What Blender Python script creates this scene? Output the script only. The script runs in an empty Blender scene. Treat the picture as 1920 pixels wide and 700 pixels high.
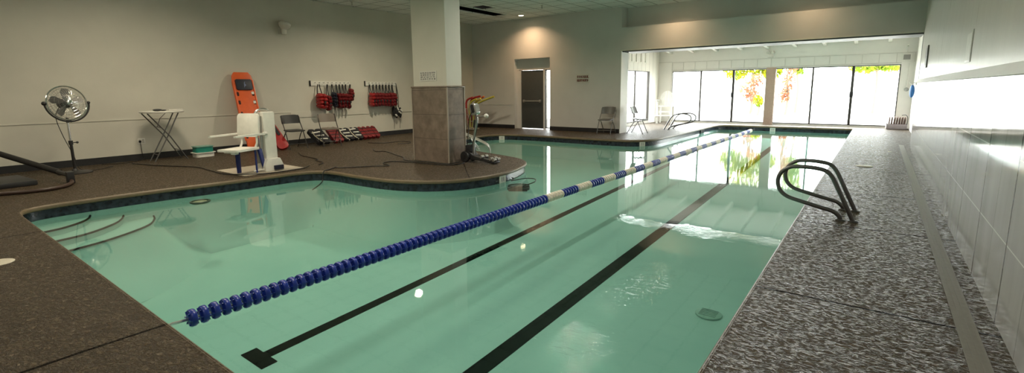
import bpy, bmesh, math, random
from mathutils import Vector, Matrix, Euler, noise
random.seed(7)
S = bpy.context.scene
C = S.collection
PI = math.pi
V = Vector

# ------------------------------------------------------------------ room numbers (metres, camera above the origin)
H_CAM = 1.34
XL, XR = -12.15, 0.65          # side walls
YB, YN = 13.75, -2.6           # back wall, wall behind the camera
ZC = 3.73                      # ceiling
XA, XAR, YF = -7.24, 0.82, 19.6  # sun room: side walls and glass wall
ZW = -0.16                     # water level

# ------------------------------------------------------------------ materials
def lin(c):
    return tuple(((v / 255) / 12.92 if v / 255 <= 0.04045 else ((v / 255 + 0.055) / 1.055) ** 2.4) for v in c)

class NT:
    def __init__(self, name):
        self.m = bpy.data.materials.new(name); self.m.use_nodes = True
        self.t = self.m.node_tree; self.t.nodes.clear()
        self.out = self.n('ShaderNodeOutputMaterial')
    def n(self, typ, **kw):
        nd = self.t.nodes.new(typ)
        for k, v in kw.items():
            if k.startswith('i_'):
                nd.inputs[k[2:].replace('_', ' ')].default_value = v
            else:
                setattr(nd, k, v)
        return nd
    def l(self, a, b): self.t.links.new(a, b)
    def math(self, op, a, b=None, c=None, clamp=False):
        nd = self.n('ShaderNodeMath', operation=op); nd.use_clamp = clamp
        for i, v in enumerate((a, b, c)):
            if v is None: continue
            if isinstance(v, (int, float)): nd.inputs[i].default_value = v
            else: self.l(v, nd.inputs[i])
        return nd.outputs[0]
    def pos(self):
        return self.n('ShaderNodeTexCoord').outputs['Object']
    def noise(self, vec, scale, detail=3, rough=0.55, dist=0.0):
        nd = self.n('ShaderNodeTexNoise'); nd.inputs['Scale'].default_value = scale; nd.inputs['Detail'].default_value = detail
        nd.inputs['Roughness'].default_value = rough; nd.inputs['Distortion'].default_value = dist
        if vec is not None: self.l(vec, nd.inputs['Vector'])
        return nd.outputs['Fac']
    def ramp(self, fac, stops):
        nd = self.n('ShaderNodeValToRGB'); cr = nd.color_ramp
        while len(cr.elements) < len(stops): cr.elements.new(0.5)
        for e, (p, c) in zip(cr.elements, stops):
            e.position = p; e.color = (*c[:3], 1)
        self.l(fac, nd.inputs[0]); return nd.outputs[0]
    def mix(self, fac, a, b, mode='MIX'):
        nd = self.n('ShaderNodeMix', data_type='RGBA', blend_type=mode)
        for s, v in ((nd.inputs[0], fac), (nd.inputs[6], a), (nd.inputs[7], b)):
            if isinstance(v, (int, float)): s.default_value = v
            elif isinstance(v, tuple): s.default_value = (*v[:3], 1)
            else: self.l(v, s)
        return nd.outputs[2]
    def mapping(self, vec, scale=(1, 1, 1), loc=(0, 0, 0)):
        nd = self.n('ShaderNodeMapping'); nd.inputs['Scale'].default_value = scale; nd.inputs['Location'].default_value = loc
        self.l(vec, nd.inputs['Vector']); return nd.outputs[0]
    def bump(self, h, strength, dist=0.01):
        nd = self.n('ShaderNodeBump'); nd.inputs['Strength'].default_value = strength; nd.inputs['Distance'].default_value = dist
        self.l(h, nd.inputs['Height']); return nd.outputs[0]
    def bsdf(self, col, rough=0.5, metal=0.0, normal=None, spec=0.5, **kw):
        b = self.n('ShaderNodeBsdfPrincipled')
        for s, v in ((b.inputs['Base Color'], col), (b.inputs['Roughness'], rough), (b.inputs['Metallic'], metal), (b.inputs['Specular IOR Level'], spec)):
            if isinstance(v, (int, float)): s.default_value = v
            elif isinstance(v, tuple): s.default_value = (*v[:3], 1)
            else: self.l(v, s)
        if normal is not None: self.l(normal, b.inputs['Normal'])
        for k, v in kw.items(): b.inputs[k.replace('_', ' ')].default_value = v
        self.l(b.outputs[0], self.out.inputs[0]); return b

MATS = {}
def plain(name, col, rough=0.5, metal=0.0, var=0.08, vscale=9.0, bump=0.0, bscale=60.0, spec=0.5, **kw):
    """painted / plastic / metal surface with a little wear in tone and grain"""
    if name in MATS: return MATS[name]
    n = NT(name); p = n.pos()
    f = n.noise(p, vscale, 4)
    c = n.ramp(f, [(0.25, tuple(v * (1 - var) for v in col)), (0.75, tuple(min(1, v * (1 + var)) for v in col))])
    nm = n.bump(n.noise(p, bscale, 3), bump, 0.01) if bump else None
    n.bsdf(c, rough, metal, nm, spec, **kw)
    MATS[name] = n.m; return n.m

def wall_paint(name, col, rough, streak=0.0, spec=0.4):
    n = NT(name); p = n.pos()
    f = n.noise(p, 1.3, 5, 0.6)
    c = n.ramp(f, [(0.3, tuple(v * 0.95 for v in col)), (0.7, tuple(v * 1.04 for v in col))])
    r = rough
    if streak:
        s = n.noise(n.mapping(p, (1, 5.5, 0.25)), 1.6, 4, 0.6)
        r = n.math('MULTIPLY_ADD', s, streak, rough - streak * 0.5)
        c = n.mix(n.math('MULTIPLY', s, 0.35), c, tuple(v * 0.82 for v in col))
    h = n.noise(p, 55, 3, 0.6)
    n.bsdf(c, r, 0, n.bump(h, 0.12, 0.008), spec)
    return n.m

M_WALL = wall_paint('wall paint', (0.60, 0.575, 0.50), 0.6)
M_WALLR = wall_paint('right wall gloss paint', (0.60, 0.575, 0.52), 0.30, 0.16)
M_BACK = wall_paint('back wall paint', (0.65, 0.64, 0.62), 0.55)
M_WHITEP = wall_paint('sun room white paint', (0.80, 0.78, 0.73), 0.5)
M_BASE = plain('black rubber baseboard', (0.018, 0.018, 0.02), 0.5, var=0.25)

def deck_material():
    n = NT('brown textured pool deck'); p = n.pos()
    big = n.noise(p, 0.9, 4, 0.6); mid = n.noise(p, 7, 4, 0.6)
    rid = n.noise(n.mapping(p, (1.0, 1.6, 1.0)), 28, 4, 0.62, 0.9)
    c = n.ramp(mid, [(0.25, (0.085, 0.050, 0.018)), (0.55, (0.125, 0.080, 0.033)), (0.8, (0.165, 0.115, 0.056))])
    c = n.mix(n.math('MULTIPLY', big, 0.5), c, (0.085, 0.056, 0.028))
    kd = n.n('ShaderNodeMapRange', interpolation_type='SMOOTHSTEP'); n.l(rid, kd.inputs[0]); kd.inputs[1].default_value = .42; kd.inputs[2].default_value = .58
    kd = kd.outputs[0]      # trowelled plateaus over pits
    c = n.mix(n.math('MULTIPLY', n.math('SUBTRACT', 1.0, kd), 0.32), c, (0.030, 0.020, 0.010))
    sx = n.n('ShaderNodeSeparateXYZ'); n.l(p, sx.inputs[0])
    wob = n.math('MULTIPLY_ADD', n.noise(p, 3, 2), 0.03, -0.015)
    y = n.math('ADD', sx.outputs[1], wob); x = n.math('ADD', sx.outputs[0], wob)
    def near(v, t, e=0.012): return n.math('COMPARE', v, t, e)
    right = n.math('GREATER_THAN', sx.outputs[0], -0.9)
    j = None
    for yy in (1.45, 3.49, 5.53, 7.35, 9.5, 11.7, 15.9):
        q = near(y, yy); j = q if j is None else n.math('ADD', j, q)
    j = n.math('MULTIPLY', j, right)
    front = n.math('LESS_THAN', sx.outputs[1], 0.92)
    q = None
    for xx in (-3.25, -6.6):
        k = near(x, xx); q = k if q is None else n.math('ADD', q, k)
    j = n.math('ADD', j, n.math('MULTIPLY', q, front))
    # the cracked joint across the round island: the line x + y*0.95 runs from the pillar to its edge
    d = n.math('ADD', n.math('MULTIPLY', sx.outputs[0], 0.70), n.math('MULTIPLY', sx.outputs[1], 0.72))
    isl = n.math('MULTIPLY', n.math('GREATER_THAN', sx.outputs[0], -6.45), n.math('MULTIPLY', n.math('LESS_THAN', sx.outputs[0], -4.8), n.math('MULTIPLY', n.math('GREATER_THAN', sx.outputs[1], 4.9), n.math('LESS_THAN', sx.outputs[1], 7.0))))
    j = n.math('ADD', j, n.math('MULTIPLY', near(n.math('ADD', d, wob), 0.47, 0.007), isl), clamp=True)
    c = n.mix(n.math('MULTIPLY', j, 0.95), c, (0.008, 0.006, 0.005))
    h = n.math('SUBTRACT', n.math('ADD', n.math('ADD', n.math('MULTIPLY', kd, 0.45), n.math('MULTIPLY', rid, 0.5)), n.math('MULTIPLY', mid, 0.4)), n.math('MULTIPLY', j, 1.2))
    r = n.math('ADD', n.math('MULTIPLY_ADD', mid, 0.2, 0.19), n.math('MULTIPLY', n.math('SUBTRACT', 1.0, kd), 0.4))
    n.bsdf(c, r, 0, n.bump(h, 1.0, 0.06), n.math('MULTIPLY_ADD', j, -0.5, 0.55))
    return n.m
M_DECK = deck_material()

def ceiling_material():
    n = NT('lay-in ceiling tiles'); p = n.pos()
    sx = n.n('ShaderNodeSeparateXYZ'); n.l(p, sx.inputs[0])
    def grid(v): return n.math('LESS_THAN', n.math('FRACT', n.math('DIVIDE', n.math('ADD', v, 20.0), 0.61)), 0.05)
    g = n.math('MAXIMUM', grid(sx.outputs[0]), grid(sx.outputs[1]))
    sp = n.noise(p, 42, 3, 0.7)
    c = n.ramp(sp, [(0.35, (0.78, 0.80, 0.78)), (0.6, (0.90, 0.92, 0.90))])
    c = n.mix(g, c, (0.36, 0.37, 0.36))
    n.bsdf(c, 0.85, 0, n.bump(n.math('SUBTRACT', sp, n.math('MULTIPLY', g, 0.8)), 0.3, 0.01), 0.2)
    return n.m
M_CEIL = ceiling_material()

def tile_wall_material():
    n = NT('glossy white wall panels'); p = n.pos()
    sx = n.n('ShaderNodeSeparateXYZ'); n.l(p, sx.inputs[0])
    fy = n.math('FRACT', n.math('DIVIDE', n.math('ADD', sx.outputs[1], 9.0 - 3.70), 0.9))
    v = n.math('MAXIMUM', n.math('LESS_THAN', fy, 0.027), n.math('MULTIPLY', n.math('COMPARE', fy, 0.47, 0.008), 0.35))
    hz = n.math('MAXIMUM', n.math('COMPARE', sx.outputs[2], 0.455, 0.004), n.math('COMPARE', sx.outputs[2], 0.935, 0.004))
    st = n.noise(n.mapping(p, (1, 3, 0.4)), 1.3, 3, 0.55)
    c = n.ramp(st, [(0.3, (0.42, 0.42, 0.41)), (0.7, (0.55, 0.55, 0.54))])
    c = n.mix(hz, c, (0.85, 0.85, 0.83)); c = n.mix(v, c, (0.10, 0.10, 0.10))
    r = n.math('MULTIPLY_ADD', st, 0.06, 0.045)
    h = n.math('SUBTRACT', n.math('MULTIPLY', n.noise(n.mapping(p, (1, 3, 0.6)), 2.2, 2), 0.25), n.math('MULTIPLY', n.math('MAXIMUM', v, hz), 1.0))
    n.bsdf(c, r, 0, n.bump(h, 0.12, 0.006), n.math('MULTIPLY_ADD', v, -0.5, 0.55))
    return n.m
M_TILE = tile_wall_material()

def brown_tile_material():
    n = NT('brown stone tile cladding'); p = n.pos()
    sx = n.n('ShaderNodeSeparateXYZ'); n.l(p, sx.inputs[0])
    hz = n.math('LESS_THAN', n.math('FRACT', n.math('DIVIDE', n.math('ADD', sx.outputs[2], 0.02), 0.46)), 0.016)
    f = n.noise(p, 6, 5, 0.65)
    c = n.ramp(f, [(0.25, (0.12, 0.088, 0.066)), (0.55, (0.20, 0.155, 0.12)), (0.8, (0.27, 0.22, 0.175))])
    c = n.mix(hz, c, (0.06, 0.045, 0.035))
    n.bsdf(c, 0.38, 0, n.bump(n.math('SUBTRACT', f, hz), 0.25, 0.008), 0.5)
    return n.m
M_BROWN = brown_tile_material()

def plaster_material():
    n = NT('pale green pool plaster'); p = n.pos()
    f = n.noise(p, 1.1, 5, 0.6)
    c = n.ramp(f, [(0.3, (0.25, 0.425, 0.385)), (0.7, (0.285, 0.465, 0.42))])
    n.bsdf(c, 0.7, 0, None, 0.2)
    return n.m
M_PLASTER = plaster_material()

def band_material():
    n = NT('dark blue waterline tile'); p = n.pos()
    f = n.noise(p, 16, 2, 0.5)
    c = n.ramp(f, [(0.35, (0.006, 0.009, 0.014)), (0.65, (0.024, 0.034, 0.048))])
    n.bsdf(c, 0.22, 0, n.bump(f, 0.15, 0.005), 0.5)
    return n.m
M_BAND = band_material()

def water_material():
    n = NT('clear pool water'); p = n.pos()
    big = n.noise(n.mapping(p, (1, 1, 1)), 1.3, 2, 0.5)
    fine = n.noise(n.mapping(p, (1.0, 1.6, 1.0)), 17.0, 3, 0.6, 0.6)
    # the return jets by the right-hand edge keep these patches of the surface moving
    def patch(x, y, rx, ry):
        sx = n.n('ShaderNodeSeparateXYZ'); n.l(p, sx.inputs[0])
        wx = n.math('ADD', sx.outputs[0], n.math('MULTIPLY_ADD', n.noise(p, 2.7, 3), 0.5, -0.25))
        wy = n.math('ADD', sx.outputs[1], n.math('MULTIPLY_ADD', n.noise(p, 2.9, 3), 0.5, -0.25))
        a = n.math('POWER', n.math('DIVIDE', n.math('SUBTRACT', wx, x), rx), 2.0)
        b = n.math('POWER', n.math('DIVIDE', n.math('SUBTRACT', wy, y), ry), 2.0)
        return n.math('SUBTRACT', 1.0, n.math('ADD', a, b), clamp=True)
    m = n.math('ADD', n.math('MULTIPLY', patch(-1.45, 5.13, 1.25, 0.20), 0.35), n.math('ADD', n.math('MULTIPLY', patch(-1.30, 2.35, 0.28, 0.36), 0.35), n.math('MULTIPLY', patch(-1.32, 3.35, 0.20, 0.70), 0.22)), clamp=True)
    m = n.math('MULTIPLY_ADD', m, 1.0, 0.006)
    h = n.math('ADD', n.math('MULTIPLY', fine, m), n.math('MULTIPLY', big, 0.015))
    nm = n.bump(h, 0.5, 0.05)
    fr = n.n('ShaderNodeFresnel'); fr.inputs['IOR'].default_value = 1.33; n.l(nm, fr.inputs['Normal'])
    tr = n.n('ShaderNodeBsdfTransparent'); tr.inputs['Color'].default_value = (0.84, 0.965, 0.915, 1)
    gl = n.n('ShaderNodeBsdfGlossy'); gl.inputs['Roughness'].default_value = 0.015; gl.inputs['Color'].default_value = (1, 1, 1, 1)
    n.l(nm, gl.inputs['Normal'])
    back = n.n('ShaderNodeNewGeometry').outputs['Backfacing']
    mx = n.n('ShaderNodeMixShader'); n.l(n.math('MULTIPLY', fr.outputs[0], n.math('SUBTRACT', 1.0, back)), mx.inputs[0]); n.l(tr.outputs[0], mx.inputs[1]); n.l(gl.outputs[0], mx.inputs[2])
    n.l(mx.outputs[0], n.out.inputs[0])
    return n.m
M_WATER = water_material()

def glass_material():
    n = NT('clear window glass')
    fr = n.n('ShaderNodeFresnel'); fr.inputs['IOR'].default_value = 1.45
    tr = n.n('ShaderNodeBsdfTransparent'); tr.inputs['Color'].default_value = (0.95, 0.97, 0.96, 1)
    gl = n.n('ShaderNodeBsdfGlossy'); gl.inputs['Roughness'].default_value = 0.01
    back = n.n('ShaderNodeNewGeometry').outputs['Backfacing']
    mx = n.n('ShaderNodeMixShader'); n.l(n.math('MULTIPLY', fr.outputs[0], n.math('SUBTRACT', 1.0, back)), mx.inputs[0]); n.l(tr.outputs[0], mx.inputs[1]); n.l(gl.outputs[0], mx.inputs[2])
    n.l(mx.outputs[0], n.out.inputs[0]); return n.m
M_GLASS = glass_material()

def siding_material():
    n = NT('white vertical board siding'); p = n.pos()
    sx = n.n('ShaderNodeSeparateXYZ'); n.l(p, sx.inputs[0])
    g = n.math('LESS_THAN', n.math('FRACT', n.math('DIVIDE', n.math('ADD', n.math('ADD', sx.outputs[0], sx.outputs[1]), 40.0), 0.38)), 0.05)
    c = n.mix(g, (0.80, 0.77, 0.70), (0.40, 0.37, 0.32))
    n.bsdf(c, 0.5, 0, n.bump(n.math('SUBTRACT', 1.0, g), 0.4, 0.01), 0.3); return n.m
M_SIDING = siding_material()

def emit(name, col, strength):
    n = NT(name); e = n.n('ShaderNodeEmission'); e.inputs[0].default_value = (*col, 1); e.inputs[1].default_value = strength
    n.l(e.outputs[0], n.out.inputs[0]); return n.m

def leaf_material(name, a, b):
    n = NT(name); p = n.pos()
    c = n.ramp(n.noise(p, 3, 3), [(0.35, a), (0.65, b)])
    d = n.n('ShaderNodeBsdfDiffuse'); t = n.n('ShaderNodeBsdfTranslucent'); n.l(c, d.inputs[0]); n.l(c, t.inputs[0])
    mx = n.n('ShaderNodeMixShader'); mx.inputs[0].default_value = 0.45
    n.l(d.outputs[0], mx.inputs[1]); n.l(t.outputs[0], mx.inputs[2]); n.l(mx.outputs[0], n.out.inputs[0]); return n.m

M_WHITE = plain('white plastic', (0.74, 0.72, 0.66), 0.4)
M_WHITEM = plain('white powder coated metal', (0.72, 0.70, 0.64), 0.35)
M_STEEL = plain('brushed stainless steel', (0.55, 0.54, 0.52), 0.28, 0.9, bump=0.02)
M_DKSTEEL = plain('weathered stainless tube', (0.17, 0.165, 0.16), 0.32, 0.85, bump=0.03)
M_CHROME = plain('chrome wire', (0.75, 0.74, 0.72), 0.15, 1.0)
M_BLACK = plain('black painted metal', (0.016, 0.015, 0.015), 0.4, var=0.2)
M_BLKP = plain('black plastic', (0.02, 0.02, 0.021), 0.45, var=0.2)
M_BLKF = plain('black webbing', (0.014, 0.014, 0.017), 0.8, var=0.3, bump=0.2)
M_ORANGE = plain('orange plastic board', (0.72, 0.115, 0.025), 0.38)
M_NAVY = plain('navy vinyl pad', (0.012, 0.014, 0.03), 0.5)
M_RED = plain('red nylon', (0.17, 0.007, 0.010), 0.6, var=0.3, vscale=14, bump=0.25, bscale=25)
M_REDP = plain('red vinyl foam', (0.30, 0.012, 0.013), 0.42, var=0.15)
M_BEIGE = plain('beige chair enamel', (0.17, 0.14, 0.115), 0.35)
M_GREYCH = plain('grey chair enamel', (0.13, 0.13, 0.125), 0.35)
M_BLUEF = plain('blue float plastic', (0.009, 0.028, 0.24), 0.32, var=0.15)
M_WHITEF = plain('cream float plastic', (0.72, 0.66, 0.55), 0.4)
M_BLUE = plain('dark blue plastic', (0.014, 0.028, 0.16), 0.4)
M_TEAL = plain('teal plastic tub', (0.015, 0.22, 0.17), 0.4)
M_GREYD = plain('dark grey door paint', (0.065, 0.068, 0.066), 0.45)
M_PAD = plain('pale concrete pad', (0.40, 0.35, 0.28), 0.7, bump=0.2)
M_STRIPE = plain('black lane tile', (0.003, 0.006, 0.005), 0.9, var=0.2, spec=0.02)
M_ALUM = plain('bronze window frame', (0.06, 0.055, 0.05), 0.4, 0.3)
M_POST = plain('tan wooden post', (0.42, 0.30, 0.235), 0.6, vscale=20)
M_CORD = plain('black cord', (0.012, 0.011, 0.011), 0.5)
M_SIGNB = plain('sign ink navy', (0.03, 0.032, 0.06), 0.5)
M_SIGNR = plain('sign ink dark red', (0.16, 0.028, 0.022), 0.5)
M_SIGNW = plain('white sign panel', (0.62, 0.60, 0.55), 0.4)
M_DRAIN = plain('grey trench drain plastic', (0.26, 0.24, 0.215), 0.45, vscale=30)
M_LID = plain('cream round lid', (0.60, 0.54, 0.42), 0.45)
M_BARK = plain('tree bark', (0.12, 0.085, 0.06), 0.85, bump=0.4)
M_PATIO = plain('pale patio concrete', (0.62, 0.60, 0.56), 0.75, bump=0.15)
M_STUCCO = plain('white garden stucco', (0.78, 0.77, 0.74), 0.8, bump=0.2)
M_DUCT = plain('blue duct wrap', (0.02, 0.028, 0.06), 0.6)
M_VOID = plain('dark ceiling void', (0.012, 0.011, 0.01), 0.9)
M_RUBWOOD = plain('brown weights rubber', (0.10, 0.06, 0.045), 0.6)
M_LENS = emit('lit lamp lens', (1.0, 0.80, 0.48), 26.0)
NOODLE = {'red': plain('red foam noodle', (0.42, 0.03, 0.03), 0.7), 'yellow': plain('yellow foam noodle', (0.55, 0.48, 0.07), 0.7), 'orange': plain('orange foam noodle', (0.58, 0.13, 0.03), 0.7)}

# ------------------------------------------------------------------ mesh builder
class MB:
    def __init__(self): self.bm = bmesh.new()
    def box(self, cx, cy, cz, sx, sy, sz, rot=None):
        M = Matrix.Translation((cx, cy, cz))
        if rot is not None: M = M @ Euler(rot).to_matrix().to_4x4()
        bmesh.ops.create_cube(self.bm, size=1, matrix=M @ Matrix.Diagonal((sx, sy, sz, 1))); return self
    def span(self, x0, x1, y0, y1, z0, z1):
        return self.box((x0 + x1) / 2, (y0 + y1) / 2, (z0 + z1) / 2, abs(x1 - x0), abs(y1 - y0), abs(z1 - z0))
    def cyl(self, p0, p1, r0, r1=None, seg=16):
        p0, p1 = V(p0), V(p1); d = p1 - p0; r1 = r0 if r1 is None else r1
        M = Matrix.Translation((p0 + p1) / 2) @ d.to_track_quat('Z', 'Y').to_matrix().to_4x4()
        bmesh.ops.create_cone(self.bm, cap_ends=True, segments=seg, radius1=max(r0, 1e-4), radius2=max(r1, 1e-4), depth=d.length, matrix=M); return self
    def ball(self, c, r, sc=(1, 1, 1), seg=14, rot=None):
        M = Matrix.Translation(c)
        if rot is not None: M = M @ Euler(rot).to_matrix().to_4x4()
        bmesh.ops.create_uvsphere(self.bm, u_segments=seg, v_segments=max(6, seg * 2 // 3), radius=r, matrix=M @ Matrix.Diagonal((*sc, 1))); return self
    def tube(self, pts, r, seg=8, closed=False):
        pts = [V(p) for p in pts]; n = len(pts); rings = []; up = None
        for i, p in enumerate(pts):
            if closed: t = (pts[(i + 1) % n] - pts[i - 1])
            else: t = pts[min(i + 1, n - 1)] - pts[max(i - 1, 0)]
            t.normalize()
            if up is None: up = t.orthogonal().normalized()
            up = (up - t * up.dot(t))
            if up.length < 1e-6: up = t.orthogonal()
            up.normalize(); b = t.cross(up); rr = r(i / max(1, n - 1)) if callable(r) else r
            rings.append([self.bm.verts.new(p + (up * math.cos(a) + b * math.sin(a)) * rr) for a in [2 * PI * k / seg for k in range(seg)]])
        for i in range(n if closed else n - 1):
            A, B = rings[i], rings[(i + 1) % n]
            off = 0
            if closed and i == n - 1:
                off = min(range(seg), key=lambda o: (A[0].co - B[o].co).length)
            for k in range(seg):
                self.bm.faces.new((A[k], A[(k + 1) % seg], B[(k + 1 + off) % seg], B[(k + off) % seg]))
        if not closed:
            self.bm.faces.new(rings[0][::-1]); self.bm.faces.new(rings[-1])
        return self
    def lathe(self, prof, c=(0, 0, 0), seg=24, axis=None):
        Q = V((0, 0, 1)).rotation_difference(V(axis)) if axis else None; c = V(c); rings = []
        for r, z in prof:
            ring = []
            for k in range(seg):
                a = 2 * PI * k / seg; v = V((max(r, 1e-4) * math.cos(a), max(r, 1e-4) * math.sin(a), z))
                ring.append(self.bm.verts.new(c + (Q @ v if Q else v)))
            rings.append(ring)
        for A, B in zip(rings, rings[1:]):
            for k in range(seg): self.bm.faces.new((A[k], A[(k + 1) % seg], B[(k + 1) % seg], B[k]))
        self.bm.faces.new(rings[0][::-1]); self.bm.faces.new(rings[-1]); return self
    def prism(self, pts, z0, z1, M=None):
        """pts in the local XY plane extruded z0..z1, placed by M"""
        M = M or Matrix.Identity(4)
        a = [self.bm.verts.new(M @ V((x, y, z0))) for x, y in pts]; b = [self.bm.verts.new(M @ V((x, y, z1))) for x, y in pts]
        n = len(pts)
        self.bm.faces.new(a[::-1]); self.bm.faces.new(b)
        for i in range(n): self.bm.faces.new((a[i], a[(i + 1) % n], b[(i + 1) % n], b[i]))
        return self
    def quad(self, *ps):
        self.bm.faces.new([self.bm.verts.new(p) for p in ps]); return self
    def build(self, name, mat, parent=None, bevel=0.0, loc=None, sharp=42):
        if bevel:
            bmesh.ops.bevel(self.bm, geom=list(self.bm.edges), offset=bevel, segments=2, affect='EDGES', profile=0.6, clamp_overlap=True)
        bmesh.ops.recalc_face_normals(self.bm, faces=list(self.bm.faces))
        me = bpy.data.meshes.new(name); self.bm.to_mesh(me); self.bm.free()
        me.polygons.foreach_set('use_smooth', [True] * len(me.polygons)); me.set_sharp_from_angle(angle=math.radians(sharp))
        me.materials.append(mat); o = bpy.data.objects.new(name, me); C.objects.link(o)
        if parent is not None: o.parent = parent
        if loc: o.location = loc
        return o

def tag(o, label=None, cat=None, group=None, kind=None):
    for k, v in (('label', label), ('category', cat), ('group', group), ('kind', kind)):
        if v: o[k] = v
    return o
def thing(name, label, cat, loc=(0, 0, 0), rz=0.0, group=None, kind=None):
    o = bpy.data.objects.new(name, None); C.objects.link(o); o.empty_display_size = 0.1
    o.location = loc; o.rotation_euler = (0, 0, rz); return tag(o, label, cat, group, kind)
def struct(o, label=None, cat=None): return tag(o, label, cat, kind='structure')
def copy_tree(o, parent=None):
    c = o.copy(); C.objects.link(c)
    if parent is not None: c.parent = parent
    for ch in [x for x in list(C.objects) if x.parent is o]: copy_tree(ch, c)
    return c
def smooth_path(pts, k=5, closed=False):
    P = [V(p) for p in pts]; n = len(P); out = []
    for i in range(n if closed else n - 1):
        g = lambda j: P[j % n] if closed else P[max(0, min(n - 1, j))]
        a, b, c, d = g(i - 1), g(i), g(i + 1), g(i + 2)
        for s in range(k):
            t = s / k
            out.append(0.5 * ((2 * b) + (c - a) * t + (2 * a - 5 * b + 4 * c - d) * t * t + (3 * b - 3 * c + d - a) * t ** 3))
    if not closed: out.append(P[-1])
    return out
def rrect(w, h, r, n=5):
    out = []
    for cx, cy, a0 in ((w / 2 - r, h / 2 - r, 0), (-w / 2 + r, h / 2 - r, 90), (-w / 2 + r, -h / 2 + r, 180), (w / 2 - r, -h / 2 + r, 270)):
        for k in range(n + 1):
            a = math.radians(a0 + 90 * k / n); out.append((cx + r * math.cos(a), cy + r * math.sin(a)))
    return out
def frame_matrix(origin, x, y):
    x = V(x).normalized(); y = V(y).normalized(); z = x.cross(y)
    M = Matrix((x, y, z)).transposed().to_4x4(); M.translation = V(origin); return M

# ------------------------------------------------------------------ pool outline (deck edge), counter-clockwise
def chaikin(p, it=2):
    for _ in range(it):
        q = [p[0]]
        for a, b in zip(p, p[1:]):
            q += [(a[0] * .75 + b[0] * .25, a[1] * .75 + b[1] * .25), (a[0] * .25 + b[0] * .75, a[1] * .25 + b[1] * .75)]
        q.append(p[-1]); p = q
    return p
curve = [(-4.0, 18.78), (-4.45, 18.75), (-4.68, 18.45), (-4.68, 17.8), (-4.68, 13.6), (-4.70, 12.75), (-4.95, 12.15), (-5.5, 11.97), (-6.4, 11.98), (-7.3, 12.0), (-8.6, 12.0), (-9.2, 11.85), (-9.5, 11.4), (-9.5, 10.8),
         (-9.35, 10.1), (-8.95, 9.4), (-8.35, 8.75), (-7.7, 8.33), (-6.96, 8.10), (-6.18, 7.88), (-5.6, 7.70), (-5.2, 7.38), (-4.98, 6.85), (-4.86, 6.3), (-4.88, 5.75), (-5.08, 5.25), (-5.5, 4.90), (-6.0, 4.72), (-6.65, 4.68), (-7.2, 4.70),
         (-7.65, 4.66), (-7.88, 4.38), (-7.93, 3.9), (-8.0, 3.1), (-8.14, 2.4), (-8.20, 1.5), (-8.18, 1.1), (-8.0, 0.92), (-7.6, 0.9)]
OUT = [(-0.57, 0.9), (-0.57, 5.0), (-0.57, 10.0), (-0.57, 15.0), (-0.57, 18.85)] + chaikin(curve, 2)
# drop near-duplicate points
o2 = []
for p in OUT:
    if not o2 or math.dist(p, o2[-1]) > 0.03: o2.append(p)
OUT = o2
def offset(poly, d):
    """move every vertex into the pool by d (outline is counter-clockwise)"""
    n = len(poly); res = []
    for i in range(n):
        a, b, c = V(poly[i - 1]), V(poly[i]), V(poly[(i + 1) % n])
        e1 = (b - a).normalized(); e2 = (c - b).normalized()
        n1 = V((-e1.y, e1.x)); n2 = V((-e2.y, e2.x)); m = n1 + n2
        m = m / max(0.5, m.dot(n1))
        res.append((b.x + m.x * d, b.y + m.y * d))
    return res
def strip(bm, profile):
    """sweep (d, z) profile round the pool"""
    rings = [[bm.verts.new((x, y, z)) for x, y in offset(OUT, d)] for d, z in profile]
    n = len(OUT)
    for A, B in zip(rings, rings[1:]):
        for i in range(n): bm.faces.new((A[i], A[(i + 1) % n], B[(i + 1) % n], B[i]))
def fill(outer, inner, z, zf=None):
    bm = bmesh.new()
    edges = []
    for loop in ([outer] if inner is None else [outer, inner]):
        vs = [bm.verts.new((x, y, zf(x, y) if zf else z)) for x, y in loop]
        edges += [bm.edges.new((vs[i], vs[(i + 1) % len(vs)])) for i in range(len(vs))]
    bmesh.ops.triangle_fill(bm, use_beauty=True, use_dissolve=False, edges=edges)
    return bm

# deck ------------------------------------------------------------
mb = MB(); mb.bm.free()
mb.bm = fill([(XL - .1, YN), (XAR + .05, YN), (XAR + .05, YF + .1), (XL - .1, YF + .1)], OUT, 0.0)
for f in mb.bm.faces: f.normal_update()
ret = bmesh.ops.extrude_face_region(mb.bm, geom=list(mb.bm.faces))
bmesh.ops.translate(mb.bm, vec=(0, 0, -0.03), verts=[v for v in ret['geom'] if isinstance(v, bmesh.types.BMVert)])
deck = mb.build('floor', M_DECK); struct(deck, 'brown textured concrete deck all round the pool', 'floor')
mb = MB(); strip(mb.bm, [(-0.01, 0.001), (0.004, -0.003), (0.014, -0.014), (0.018, -0.032), (0.012, -0.052), (-0.012, -0.064), (-0.03, -0.068)])
struct(mb.build('pool_edge_trim', plain('light brown coping', (0.135, 0.095, 0.052), 0.45, var=.18, vscale=5, bump=.3, bscale=30)), 'rounded brown coping along the pool edge', 'coping')  # coping colour a little lighter than the deck
mb = MB(); strip(mb.bm, [(-0.02, -0.045), (-0.012, -0.178)])
struct(mb.build('waterline_tile_trim', M_BAND), 'dark blue tile band at the waterline', 'tile band')
FZ = lambda x, y: -1.03 + (y - 0.9) * 0.036
mb = MB(); strip(mb.bm, [(-0.014, -0.176), (0.0, -0.24), (0.03, -0.36), (0.08, -0.50), (0.155, -0.65), (0.25, -0.78), (0.36, -0.88), (0.46, -0.96), (0.50, -1.2)])
struct(mb.build('pool_wall', M_PLASTER), 'pale plaster pool side under the water', 'pool wall')
mb = MB(); mb.bm.free(); mb.bm = fill(offset(OUT, -0.02), None, 0, FZ)
ret = bmesh.ops.extrude_face_region(mb.bm, geom=list(mb.bm.faces))
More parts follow.
